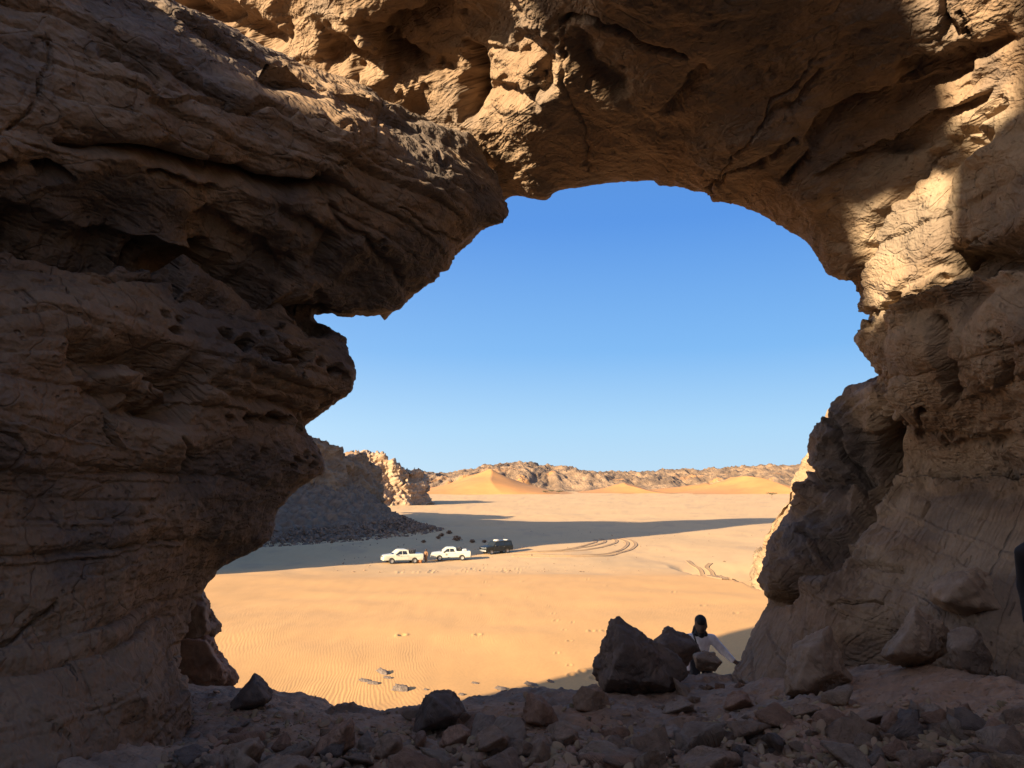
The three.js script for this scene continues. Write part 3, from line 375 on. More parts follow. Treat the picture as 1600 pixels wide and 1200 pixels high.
// far dunes
function dune(label, cx, cz, w, dp, h, lean, curl = .5) {
  const geo = grid(150, 80, (i, j, o) => { const a = i / 149 * 2 - 1, b = j / 79 * 2 - 1, crest = lean + curl * (b * b - .15) + .10 * Math.sin(b * 4 + cx), t = a < crest ? clamp((a + 1) / (crest + 1)) ** 1.7 : clamp((1 - a) / (1 - crest)) ** 1.9; const y = t * Math.max(0, 1 - b * b) ** .9 * (1 + .12 * sn(a * 2, b * 2, cx)); o.set(FAR * (cx + a * w), EYE.y + FAR * (-9.6 + h * y), FAR * (cz + b * dp)); }, () => 0, P => { const v = 1 + .06 * fbm(P.x * .1, P.y * .3, P.z * .1, 3); return [.40 * v, .185 * v, .062 * v]; }, [V(0, 500, cz), 40]);
  return tag(mesh('dune', geo, rockMat), label, null, null, 'structure');
}
dune('tall orange dune before the hills at the left', -18, -545, 70, 62, 17, -.02, .35); dune('low orange dune in the middle of the hills', 84, -565, 40, 40, 8, .1); dune('peaked golden dune before the hills at the right', 182, -545, 62, 48, 12.5, -.1, .45);
dune('low orange sand bank under the right hand hills', 140, -580, 70, 30, 7, .2);
console.log('structure done');

// ------------------------------------------------------------------ loose rock
const cast = (px, py, H, d0 = 4, d1 = 400) => { let a = d0; for (let d = d0; d < d1; d *= 1.015) { const p = at(px, py, d); if (p.y < EYE.y + H(p.x, p.z)) { let lo = a, hi = d; for (let k = 0; k < 24; k++) { const m = (lo + hi) / 2, q = at(px, py, m); if (q.y < EYE.y + H(q.x, q.z)) hi = m; else lo = m; } return hi; } a = d; } return d1; };
const ball = d => { const g = new THREE.IcosahedronGeometry(1, d); g.deleteAttribute('uv'); g.deleteAttribute('normal'); return mergeVertices(g, 1e-5); };
const balls = {}; const getBall = d => (balls[d] ??= ball(d));
const ROCKTONE = { dark: [[.125, .096, .080], [.20, .15, .12]], brown: [[.225, .148, .098], [.33, .222, .148]], tan: [[.30, .215, .15], [.40, .29, .20]], red: [[.27, .16, .105], [.37, .225, .145]], grey: [[.25, .185, .138], [.34, .26, .195]] };
// a block with the facets of the hull of the given points, chipped and weathered
function rockFrom(points, detail, rough, tone, seed) {
  const c = V(0, 0, 0); points.forEach(p => c.add(p)); c.divideScalar(points.length); const hull = new ConvexHull().setFromPoints(points.map(p => p.clone().sub(c)));
  const F = hull.faces.map(f => [f.normal.x, f.normal.y, f.normal.z, Math.max(.005, f.constant < 0 ? -f.constant : f.normal.dot(f.midpoint))]);
  const g = getBall(detail).clone(), p = g.attributes.position, col = new Float32Array(p.count * 3); let size = 0; points.forEach(q => size = Math.max(size, q.distanceTo(c)));
  const [ta, tb] = ROCKTONE[tone];
  for (let i = 0; i < p.count; i++) {
    const x = p.getX(i), y = p.getY(i), z = p.getZ(i); let best = 1e9, second = 1e9; for (const f of F) { const k = f[0] * x + f[1] * y + f[2] * z; if (k > 1e-4) { const t = f[3] / k; if (t < best) { second = best; best = t; } else if (t < second) second = t; } }
    let r = best - .03 * size * Math.exp(-(second - best) / size * 18);
    const X = x * r / size * 1.6 + seed * 7.3, Y = y * r / size * 1.6, Z = z * r / size * 1.6;
    r += size * rough * (.045 * fbm(X, Y * 1.3, Z, 4) + .035 * blocks(X * 1.1, Y * 1.6, Z * 1.1, .5, .22) + .016 * ridge(X * 4, Y * 6, Z * 4, 3));
    p.setXYZ(i, x * r, y * r, z * r); const n = fbm(X * 1.3, Y * 2, Z * 1.3, 3), m = mix3(ta, tb, clamp(.5 + .5 * n)), v = 1 + .12 * sn(X * 16, Y * 16, Z * 16); col[i * 3] = m[0] * v; col[i * 3 + 1] = m[1] * v; col[i * 3 + 2] = m[2] * v;
  }
  g.setAttribute('color', new THREE.BufferAttribute(col, 3)); g.computeVertexNormals(); uvBy(g, (x, y, z) => [x + .6 * y, z + .5 * y]); return { geo: g, centre: c };
}
const stoneMat = bumpy(1 / .9, .02), NEAR = [];
// a boulder whose outline is known: outline points, thickness as a share of its width, extra points on the near face
function boulder(label, tone, outline, { d, thick = .8, near = [], detail = 15, rough = 1, base, H = floorH, sink = .06 } = {}) {
  const pts = []; for (let i = 0; i < outline.length; i += 2) pts.push([outline[i], outline[i + 1]]);
  const ys = pts.map(p => p[1]), xs = pts.map(p => p[0]), low = Math.max(...ys), cx = pts.reduce((a, p) => a + p[0], 0) / pts.length, cy = pts.reduce((a, p) => a + p[1], 0) / pts.length, w = (Math.max(...xs) - Math.min(...xs)) / FOCAL;
  if (!d) d = cast(cx, low - 4, H, 2.5, 200) * 1.015; const t = w * d * thick, P = [];
  pts.forEach(([x, y], i) => { P.push(at(x, y, d + t * .1)); if (i % 3 === 0) P.push(at(lerp(x, cx, .35), lerp(y, cy + (low - cy) * .35, .3), d - t * (.3 + .2 * ((i * 7 + Math.round(cx)) % 3)))); if (i % 2 === 1) P.push(at(lerp(x, cx, .2), lerp(y, cy, .2), d + t * .6)); });
  for (const [x, y, k] of near) P.push(at(x, y, d - t * k));
  const { geo, centre } = rockFrom(P, detail, rough, tone, cx * .013 + cy * .007); centre.y -= sink * w * d * .3;
  NEAR.push([cx, cy, label.split(/ (on the|between|leaning|just|under the|standing|with|lying|in the|left of|at the|above|near|cut|beside|below|right of|fallen)/)[0]]); const m = mesh('boulder', geo, stoneMat); m.position.copy(centre); return tag(m, label, 'boulder', 'boulders on the cave floor');
}
boulder('biggest dark boulder on the threshold, with a split peaked top', 'dark', [927, 1042, 932, 1020, 945, 983, 952, 968, 968, 961, 990, 972, 1030, 1000, 1060, 1024, 1080, 1050, 1060, 1078, 1000, 1092, 940, 1086], { thick: .75, near: [[975, 1000, .55], [950, 1060, .5]], detail: 26 });
boulder('dark hump backed boulder between the biggest boulder and the climber', 'dark', [1020, 1002, 1043, 976, 1070, 988, 1092, 1004, 1096, 1022, 1070, 1040, 1030, 1034], { d: 10.4, thick: .9 });
boulder('small dark boulder leaning on the left foot of the biggest boulder', 'dark', [890, 1052, 900, 1036, 915, 1028, 930, 1032, 932, 1068, 905, 1080, 893, 1074], { thick: .9 });
boulder('pale topped grey block just in front of the climber', 'grey', [1080, 1022, 1092, 1016, 1116, 1018, 1130, 1034, 1116, 1048, 1088, 1046], { d: 9.7, thick: .9 });
boulder('rounded brown boulder under the front of the biggest boulder', 'brown', [893, 1112, 896, 1085, 910, 1070, 932, 1068, 950, 1082, 956, 1108, 930, 1118], { thick: .8 });
boulder('big rough sided block standing at the foot of the right pillar', 'tan', [1224, 1086, 1228, 1020, 1240, 1002, 1262, 990, 1298, 974, 1308, 998, 1316, 1035, 1334, 1066, 1312, 1086, 1250, 1090], { thick: .8, near: [[1262, 1020, .45], [1258, 1084, .5]], detail: 24 });
boulder('pyramid shaped boulder with streaked brown face', 'tan', [1372, 1024, 1398, 990, 1414, 962, 1428, 943, 1452, 958, 1484, 986, 1474, 1026, 1442, 1046, 1396, 1038], { thick: .8, near: [[1430, 1000, .5]], detail: 22, rough: 1.3 });
boulder('flat pale slab lying right of the pyramid shaped boulder', 'grey', [1474, 1006, 1482, 984, 1505, 976, 1528, 984, 1556, 1034, 1542, 1052, 1496, 1048], { d: 6.25, thick: .8, detail: 19 });
boulder('cracked block leaning against the right wall beside the frame edge', 'tan', [1450, 936, 1452, 908, 1474, 904, 1500, 892, 1524, 878, 1548, 892, 1590, 950, 1572, 985, 1510, 968], { d: 7.42, thick: .8, detail: 20 });
boulder('pointed dark boulder on the left rim of the floor', 'dark', [352, 1112, 362, 1092, 380, 1072, 398, 1049, 412, 1060, 426, 1076, 428, 1092, 400, 1110], { thick: .8, detail: 18 });
boulder('tall dark boulder in the middle of the rim', 'dark', [640, 1148, 652, 1108, 662, 1084, 676, 1075, 704, 1074, 718, 1084, 727, 1112, 700, 1140, 668, 1150], { thick: .8, detail: 19 });
boulder('upright reddish brown stone left of the biggest boulder', 'red', [814, 1130, 820, 1096, 828, 1079, 848, 1086, 866, 1106, 874, 1130, 846, 1138], { thick: .8 });
boulder('egg shaped brown boulder at the bottom centre', 'brown', [816, 1192, 820, 1162, 832, 1148, 848, 1143, 866, 1160, 882, 1194, 866, 1212, 830, 1212], { d: 4.75, thick: .8, detail: 19 });
boulder('round brown boulder above the egg shaped one', 'brown', [860, 1152, 868, 1136, 886, 1130, 902, 1142, 908, 1162, 890, 1170, 868, 1166], { thick: .9 });
boulder('triangular reddish boulder left of centre', 'red', [488, 1180, 494, 1158, 520, 1138, 549, 1117, 557, 1136, 552, 1166, 524, 1184], { thick: .7, detail: 18 });
boulder('flat topped slab near the bottom of the left pillar', 'brown', [334, 1194, 346, 1168, 372, 1156, 406, 1148, 416, 1172, 402, 1200, 360, 1208], { thick: .8, detail: 18 });
boulder('wide low slab cut by the bottom frame edge, left', 'brown', [398, 1210, 412, 1186, 446, 1174, 480, 1182, 498, 1206, 470, 1228, 420, 1230], { d: 4.55, thick: .8, detail: 18 });
boulder('brown block with a ridged top, third from the triangular boulder', 'brown', [578, 1182, 588, 1156, 608, 1144, 626, 1150, 634, 1172, 616, 1188, 592, 1190], { thick: .9 });
boulder('broad brown stone at the bottom edge, left of centre', 'brown', [598, 1206, 608, 1180, 636, 1168, 668, 1178, 680, 1204, 650, 1222, 612, 1222], { d: 4.65, thick: .8 });
boulder('squarish stone below the tall dark boulder', 'red', [686, 1166, 692, 1140, 714, 1128, 736, 1138, 742, 1162, 716, 1174], { thick: .9 });
boulder('brown stone just left of the egg shaped boulder', 'brown', [738, 1172, 748, 1142, 772, 1130, 794, 1144, 800, 1170, 770, 1182], { thick: .9 });
boulder('long low boulder at the bottom edge, right of centre', 'brown', [1056, 1204, 1064, 1178, 1100, 1164, 1144, 1170, 1166, 1190, 1150, 1214, 1080, 1220], { d: 4.5, thick: .7, detail: 19 });
boulder('reddish stone between the biggest boulder and the rough sided block', 'red', [1128, 1106, 1136, 1084, 1152, 1074, 1170, 1086, 1182, 1104, 1156, 1114], { thick: .9 });
boulder('flat grey stone in front of the biggest boulder', 'grey', [1032, 1114, 1040, 1098, 1064, 1090, 1086, 1098, 1084, 1110, 1056, 1120], { thick: .8 });
boulder('rounded stone on the ledge of the left pillar foot', 'brown', [202, 1092, 208, 1080, 222, 1076, 234, 1084, 234, 1104, 214, 1110], { d: 5.35, thick: .9 });
boulder('pair of stones fallen in front of the rough sided block, larger one', 'brown', [1232, 1116, 1240, 1102, 1264, 1096, 1284, 1104, 1284, 1122, 1254, 1130], { thick: .9 });
boulder('low brown block below the pyramid shaped boulder', 'brown', [1330, 1124, 1340, 1108, 1376, 1098, 1404, 1108, 1412, 1128, 1370, 1140], { thick: .7 });
boulder('angular grey stone right of the low brown block', 'grey', [1428, 1118, 1438, 1102, 1460, 1098, 1478, 1110, 1470, 1128, 1444, 1132], { thick: .8 });
boulder('dark stone cut by the bottom left of the rubble', 'dark', [1128, 1200, 1136, 1180, 1152, 1172, 1172, 1184, 1178, 1206, 1150, 1218], { d: 4.62, thick: .8 }).visible = true;
scene.children.at(-1).userData.label = 'small dark stone beside the long low boulder at the bottom edge';
{ const r = rockFrom([V(-11.17, EYE.y + 11.60, 5.23), V(-9.62, EYE.y + 11.45, 6.79), V(-11.03, EYE.y + 13.40, 5.37), V(-9.76, EYE.y + 13.50, 6.65), V(-10.39, EYE.y + 11.35, 6.01), V(-10.39, EYE.y + 13.70, 6.01), V(-12.59, EYE.y + 11.60, 6.65), V(-11.03, EYE.y + 11.45, 8.20), V(-12.45, EYE.y + 13.40, 6.79), V(-11.17, EYE.y + 13.50, 8.06), V(-11.81, EYE.y + 11.35, 7.42), V(-11.81, EYE.y + 13.70, 7.42)], 16, .5, 'brown', 4), m = mesh('shade_block', r.geo, stoneMat); m.position.copy(r.centre); tag(m, 'unseen block added over the ridge gap to trim the sun patch', 'boulder'); }  // added unseen lintel over the ridge gap, keeps sun off the vault haunch
// two lumps of an outcrop beyond the left pillar
{
  const g = thing('rock_outcrop', 'small dark outcrop of two stacked lumps behind the left pillar', 'outcrop');
  for (const [o, d, tone, name] of [[[262, 930, 300, 915, 322, 930, 336, 958, 343, 982, 330, 998, 290, 1006, 250, 990], 10.6, 'brown', 'upper_lump'], [[250, 1000, 300, 994, 332, 1000, 350, 1024, 366, 1046, 366, 1070, 310, 1080, 240, 1070], 10.4, 'red', 'lower_lump']]) {
    const P = []; for (let i = 0; i < o.length; i += 2) { P.push(at(o[i], o[i + 1], d)); if (i % 4 === 0) P.push(at(lerp(o[i], 300, .35), lerp(o[i + 1], 1000, .2), d - .55), at(lerp(o[i], 300, .15), o[i + 1], d + .8)); }
    const r = rockFrom(P, 24, 1.5, tone, d), m = mesh(name, r.geo, stoneMat, g); m.position.copy(r.centre);
  }
}
// stones: a few shapes, each stone placed and turned on its own
const TONES = ['brown', 'reddish', 'tan', 'grey', 'brown', 'reddish', 'brown', 'dark', 'tan', 'brown', 'reddish', 'grey', 'brown', 'brown'], stoneShapes = []; { const r = rng(31); const tones = ['brown', 'red', 'tan', 'grey', 'brown', 'red', 'brown', 'dark', 'tan', 'brown', 'red', 'grey', 'brown', 'brown']; for (let k = 0; k < 14; k++) { const P = []; for (let i = 0; i < 8; i++) { const a = r() * 6.28, b = Math.acos(2 * r() - 1), q = .75 + .35 * r(); P.push(V(Math.sin(b) * Math.cos(a) * q * 1.1, Math.cos(b) * q * (.55 + .25 * r()), Math.sin(b) * Math.sin(a) * q * .85)); } stoneShapes.push(rockFrom(P, 5, 1.1, tones[k], k + 3).geo); } }
{
  const r = rng(404); let n = 0;
  const place = (px, py, size, label, H = floorH, group = 'loose stones on the cave floor') => { const d = cast(px, py, H, 2.5, 160); if (d > 150) return; const p = at(px, py, d), si = Math.floor(r() * 14), g = stoneShapes[si], m = mesh('stone', g, stoneMat); if (H === floorH) { let best = 1e9, name = ''; for (const q of NEAR) { const e = Math.hypot(q[0] - px, (q[1] - py) * 2); if (e < best) { best = e; name = q; } } label = `${size > .1 ? 'fist sized' : size > .06 ? 'small' : 'tiny'} ${TONES[si]} stone ${px < name[0] ? 'left' : 'right'} of the ${name[2]}`; } m.scale.set(size * (.8 + .5 * r()), size * (.7 + .5 * r()), size * (.8 + .4 * r())); m.rotation.set((r() - .5) * .7, r() * 6.28, (r() - .5) * .7); m.position.set(p.x, EYE.y + H(p.x, p.z) + size * .16, p.z); tag(m, label, 'stone', group); n++; };
  for (let i = 0; i < 2000 && n < 255; i++) { const px = 300 + 1300 * r(), py = 1085 + 125 * Math.sqrt(r()); const keep = .35 + .65 * sstep(-.3, .4, sn(px * .006, py * .012, 4)); if (r() > keep || (px < 330 && py < 1150)) continue; place(px, py, .035 + .20 * r() ** 2.8, 'small loose brown stone lying in the rubble of the cave floor'); }
  for (let i = 0; i < 14; i++) place(1100 + 60 * r(), 1040 + 40 * r(), .05 + .07 * r(), 'small loose brown stone lying in the rubble of the cave floor');
  for (const [px, py, q] of [[600, 1053, .26], [572, 1065, .2], [586, 1069, .2], [630, 1079, .34], [608, 1060, .16], [744, 1068, .12], [786, 1078, .2], [834, 1072, .22], [722, 1086, .12], [666, 1078, .08], [862, 1066, .12]]) place(px, py, q, 'flat stone half buried in the sand below the rim', sandH, 'stones in the sand below the rim'), scene.children.at(-1).scale.y *= .55, scene.children.at(-1).scale.x *= 1.3, scene.children.at(-1).geometry = stoneShapes[7], scene.children.at(-1).rotation.set(.1, r() * .8 - .9, -.12), scene.children.at(-1).position.y -= q * .1;
}
{ // grit and chips too many to count
  const r = rng(909), N = 4200, g = stoneShapes[0].clone(); const low = getBall(1).clone(); { const p = low.attributes.position; for (let i = 0; i < p.count; i++) { const k = .75 + .4 * r(); p.setXYZ(i, p.getX(i) * k, p.getY(i) * k * .6, p.getZ(i) * k * .8); } low.computeVertexNormals(); }
  const im = new THREE.InstancedMesh(low, std([1, 1, 1]), N), M = new THREE.Matrix4(), Q = new THREE.Quaternion(), c = new THREE.Color(); let k = 0;
  while (k < N) { const px = 250 + 1400 * r(), py = 1075 + 150 * Math.sqrt(r()), w = sn(px * .008, py * .016, 9) + .5 * sn(px * .03, py * .05, 3); if (r() > .25 + .75 * sstep(-.2, .5, w)) continue; const d = cast(px, py, floorBase, 2.6, 14); if (d > 12) continue; const p = at(px, py, d), s = .007 + .028 * r() ** 2.5; Q.setFromEuler(new THREE.Euler(r() * .8, r() * 6, r() * .8)); M.compose(V(p.x, EYE.y + floorH(p.x, p.z) + s * .3, p.z), Q, V(s * (1 + r()), s, s * (1 + .5 * r()))); im.setMatrixAt(k, M); const v = .75 + .5 * r(); im.setColorAt(k, c.setRGB(.33 * v, (.20 + .05 * r()) * v, .14 * v)); k++; }
  im.name = 'gravel'; im.castShadow = im.receiveShadow = true; tag(im, 'reddish chips and gravel scattered over the cave floor', 'gravel', null, 'stuff'); scene.add(im);
  const scatter = (name, label, n, where, size, tint, seed) => { const r2 = rng(seed), q = new THREE.InstancedMesh(low, std([1, 1, 1]), n); for (let i = 0; i < n; i++) { const p = where(r2), s = size(r2, p); Q.setFromEuler(new THREE.Euler(r2(), r2() * 6, r2())); M.compose(p, Q, V(s * (1 + r2()), s * (.8 + .6 * r2()), s)); q.setMatrixAt(i, M); const v = .7 + .6 * r2(); q.setColorAt(i, c.setRGB(tint[0] * v, tint[1] * v, tint[2] * v)); } q.name = name; q.castShadow = q.receiveShadow = true; tag(q, label, 'rubble', null, 'stuff'); scene.add(q); };
  const toe = [[-70, -94], [-48, -100], [-34, -108], [-25, -120], [-18, -134], [-15, -143], [-17, -151]];
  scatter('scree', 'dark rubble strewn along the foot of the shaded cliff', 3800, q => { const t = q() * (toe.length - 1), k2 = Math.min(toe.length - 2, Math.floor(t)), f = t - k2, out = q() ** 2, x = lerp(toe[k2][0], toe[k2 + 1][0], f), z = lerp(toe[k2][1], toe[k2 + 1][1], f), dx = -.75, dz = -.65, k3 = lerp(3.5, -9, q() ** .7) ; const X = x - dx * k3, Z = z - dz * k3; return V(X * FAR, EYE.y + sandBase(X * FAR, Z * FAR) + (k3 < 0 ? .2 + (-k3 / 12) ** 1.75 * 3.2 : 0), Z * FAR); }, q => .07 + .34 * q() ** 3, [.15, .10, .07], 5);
  scatter('talus', 'sunlit broken stones on the sand below the golden cliff', 900, q => { const d = 62 + 18 * q(), x = 24.6 - 3.0 * q() ** 1.6, z = -d; return V(x, EYE.y + sandBase(x, z) + .03, z); }, q => .05 + .26 * q() ** 3, [.24, .155, .09], 6);
  scatter('pebbles', 'scattered pebbles on the sand of the hollow and plain', 420, q => { const d = 84 + 80 * q() ** 1.5, x = d * lerp(-.25, .34, q()), z = -d; return V(x, EYE.y + sandBase(x, z) + .02, z); }, q => .03 + .10 * q() ** 3, [.20, .125, .075], 7);
  scatter('toe_rubble', 'small rubble on the shaded sand under the rim', 700, q => { const d = 11 + 7 * q(), x = lerp(-4, 3.4, q()), z = -d; return V(x, EYE.y + sandBase(x, z) + .01, z); }, q => .015 + .07 * q() ** 3, [.28, .18, .12], 8);
}
// ------------------------------------------------------------------ dry shrubs and far trees
const ground = (px, py, d0 = 14) => { const d = cast(px, py, sandBase, d0, 700), p = at(px, py, d); return V(p.x, EYE.y + sandBase(p.x, p.z), p.z); };
const twigMat = std([.15, .085, .05]), leafMat = new THREE.MeshStandardMaterial({ color: new THREE.Color().setRGB(.055, .065, .03), roughness: .9, side: THREE.DoubleSide });
for (const [px, py, s, label] of [[702, 834, 1.0, 'low brown shrub farthest right of the scree toe, upper one'], [685, 842, .8, 'small brown shrub behind the standing man'], [690, 838, .9, 'brown shrub nearest the toe of the scree'], [714, 845, 1.25, 'largest dry shrub, behind the cab of the nearer pickup'], [738, 848, .8, 'small shrub between the nearer pickup and the dark car'], [757, 848, .7, 'small shrub behind the bonnet of the dark car'], [662, 848, .7, 'tiny shrub behind the farther pickup']]) {
  const g = thing('dry_shrub', label, 'shrub', 'dry shrubs behind the cars'), r = rng(px); g.position.copy(ground(px, py)); const L = [];
  for (let i = 0; i < 90; i++) { const a = r() * 6.28, e = .25 + 1.1 * r(), l = s * (.35 + .5 * r()), t = new THREE.CylinderGeometry(.006, .02, l, 4); t.translate(0, l / 2, 0); t.rotateZ(1.57 - e); t.rotateY(a); L.push(t); const c = new THREE.IcosahedronGeometry(.07 * s * (.6 + r()), 0); c.deleteAttribute('uv'); c.translate(Math.cos(e) * l * .9, Math.sin(e) * l * .9, 0); c.rotateY(a); c.setIndex([...Array(c.attributes.position.count).keys()]); c.setAttribute('uv', new THREE.BufferAttribute(new Float32Array(c.attributes.position.count * 2), 2)); L.push(c); }
  mesh('twigs', mergeGeometries(L), twigMat, g);
}
for (const [px, py, s, label] of [[852, 772, 3.0, 'leftmost of three far acacias on the plain'], [862, 772, 3.6, 'middle one of three far acacias on the plain'], [873, 772, 3.0, 'rightmost of three far acacias on the plain'], [1206, 779, 4.2, 'lone far acacia near the golden cliff']]) {
  const g = thing('acacia_tree', label, 'tree', 'far acacias'), r = rng(px); g.position.copy(ground(px, py)); const h = s * .55;
  const tr = new THREE.CylinderGeometry(.06, .16, h, 6); tr.translate(0, h / 2, 0); const limbs = [tr]; for (let i = 0; i < 4; i++) { const b = new THREE.CylinderGeometry(.03, .07, s * .5, 5); b.translate(0, s * .25, 0); b.rotateZ(.8); b.rotateY(i * 1.6); b.translate(0, h * .8, 0); limbs.push(b); } mesh('trunk', mergeGeometries(limbs), twigMat, g);
  const L = []; for (let i = 0; i < 260; i++) { const a = r() * 6.28, q = Math.sqrt(r()) * s * .75, c = new THREE.PlaneGeometry(.3, .22); c.rotateX(r() * 6); c.rotateY(r() * 6); c.translate(Math.cos(a) * q, s * .72 + s * .16 * (r() - .5) + .1 * s * sn(a * 2, q, 1), Math.sin(a) * q); L.push(c); } mesh('crown', mergeGeometries(L), leafMat, g);
}
// ------------------------------------------------------------------ wheel tracks: shallow berms pressed up in the sand
{
  const trackMat = std([.33, .20, .10]);
  const track = (label, pts, w = .34) => {
    const P = pts.map(p => ground(p[0], p[1], 60)), curve = new THREE.CatmullRomCurve3(P, false, 'centripetal'), n = 140, prof2 = [[-.62, -.03], [-.5, .055], [-.36, .02], [-.2, .008], [0, .02], [.2, .008], [.36, .02], [.5, .055], [.62, -.03]], pos = [], idx = [];
    for (let i = 0; i <= n; i++) { const p = curve.getPoint(i / n), t = curve.getTangent(i / n), sx = t.z, sz = -t.x, l = Math.hypot(sx, sz), k = 1 + .25 * sn(i * .2, pts[0][0], 1); for (const [a, b] of prof2) { const x = p.x + sx / l * a * w * 1.6, z = p.z + sz / l * a * w * 1.6; pos.push(x, EYE.y + sandH(x, z) + .015 + b * k * 1.3, z); } }
    const m = prof2.length; for (let i = 0; i < n; i++) for (let j = 0; j < m - 1; j++) { const A = i * m + j; idx.push(A, A + m, A + 1, A + 1, A + m, A + m + 1); }
    const g = new THREE.BufferGeometry(); g.setAttribute('position', new THREE.Float32BufferAttribute(pos, 3)); g.setIndex(idx); g.computeVertexNormals(); tag(mesh('wheel_track', g, trackMat), label, null, null, 'structure');
  };
  track('outermost curved wheel track on the crest', [[800, 869.6], [890, 870], [935, 869], [968, 864], [988, 857], [993, 850], [984, 844], [972, 841]]);
  track('second curved wheel track on the crest', [[800, 867.5], [900, 868], [944, 866], [968, 860], [979, 853], [979, 847], [966, 842]]);
  track('third curved wheel track on the crest', [[802, 864.5], [850, 863.5], [905, 860.5], [944, 854], [962, 848], [962, 844], [954, 841.5]]);
  track('fourth curved wheel track on the crest', [[812, 863], [860, 862], [915, 855], [940, 849], [945, 845], [938, 842]]);
  track('innermost curved wheel track on the crest', [[830, 862.5], [875, 860], [915, 852], [930, 847], [930, 843]]);
  track('left wheel track in the hollow', [[1074, 876], [1082, 883], [1094, 891], [1112, 901], [1134, 910]]);
  track('right wheel track in the hollow', [[1110, 880], [1104, 887], [1112, 895], [1126, 902], [1150, 911]]);
}
// ------------------------------------------------------------------ cars
const paintWhite = new THREE.MeshPhysicalMaterial({ color: new THREE.Color().setRGB(.50, .485, .39), roughness: .38, clearcoat: .4, clearcoatRoughness: .25 }), paintDark = new THREE.MeshPhysicalMaterial({ color: new THREE.Color().setRGB(.010, .013, .012), roughness: .5, clearcoat: .08, clearcoatRoughness: .3 });
const glassMat = new THREE.MeshPhysicalMaterial({ color: new THREE.Color().setRGB(.014, .016, .018), roughness: .25, clearcoat: .25 }), rubber = std([.028, .026, .024], .9), rimMat = std([.42, .41, .38], .4, { metalness: .5 }), plastic = std([.03, .03, .032], .6), lampMat = new THREE.MeshPhysicalMaterial({ color: new THREE.Color().setRGB(.75, .75, .72), roughness: .15, clearcoat: 1 }), redLens = std([.35, .02, .02], .3), chrome = std([.6, .6, .6], .25, { metalness: .8 });
const extr = (pts, depth, bevel = .05, holes) => { const s = new THREE.Shape(); if (typeof pts === 'function') pts(s); else { pts.forEach((p, i) => i ? s.lineTo(...p) : s.moveTo(...p)); s.closePath(); } const g = new THREE.ExtrudeGeometry(s, { depth: depth - 2 * bevel, bevelEnabled: bevel > 0, bevelSize: bevel, bevelThickness: bevel, bevelSegments: 3, curveSegments: 14 }); g.translate(0, 0, -depth / 2 + bevel); return toCreasedNormals(g, .6); };
const bx = (w, h, d, x, y, z, r = .02) => new RoundedBoxGeometry(w, h, d, 2, Math.min(r, w / 2.1, h / 2.1, d / 2.1)).translate(x, y, z);
function lower(pts, wf, wr, r) { return s => { // body side with round wheel arches
  s.moveTo(...pts[0]); pts.slice(1).forEach(p => s.lineTo(...p)); const b = pts.at(-1)[1]; s.lineTo(wr + r, b); s.absarc(wr, .38, r, Math.asin((b - .38) / r), Math.PI - Math.asin((b - .38) / r), false); s.lineTo(wf + r, b); s.absarc(wf, .38, r, Math.asin((b - .38) / r), Math.PI - Math.asin((b - .38) / r), false); s.closePath(); }; }
function wheels(g, xs, half, R = .38) { for (const x of xs) for (const sz of [1, -1]) {
  const ty = new THREE.LatheGeometry([[.22, -.11], [R - .03, -.125], [R, -.09], [R, .09], [R - .03, .125], [.22, .11]].map(p => new THREE.Vector2(...p)), 28); ty.rotateX(Math.PI / 2); const w = mesh('wheel', ty, rubber, g); w.position.set(x, R, sz * half);
  const rim = new THREE.LatheGeometry([[0, .05], [.07, .07], [.09, .04], [.19, .05], [.225, .1], [.225, -.1]].map(p => new THREE.Vector2(...p)), 24); rim.rotateX(sz > 0 ? Math.PI / 2 : -Math.PI / 2); mesh('rim', rim, rimMat, w); } }
const sidePanel = (g, name, pts, half, mat, lean = 0) => { for (const sz of [1, -1]) { const q = extr(pts, .02, .006), m = mesh(name, q, mat, g); const p = q.attributes.position; for (let i = 0; i < p.count; i++) p.setZ(i, p.getZ(i) + sz * (half - lean * Math.max(0, p.getY(i) - 1.12))); q.computeVertexNormals(); } };
function taper(geo, y0, k) { const p = geo.attributes.position; for (let i = 0; i < p.count; i++) { const t = Math.max(0, p.getY(i) - y0); p.setZ(i, p.getZ(i) - Math.sign(p.getZ(i)) * t * k); } geo.computeVertexNormals(); return geo; }
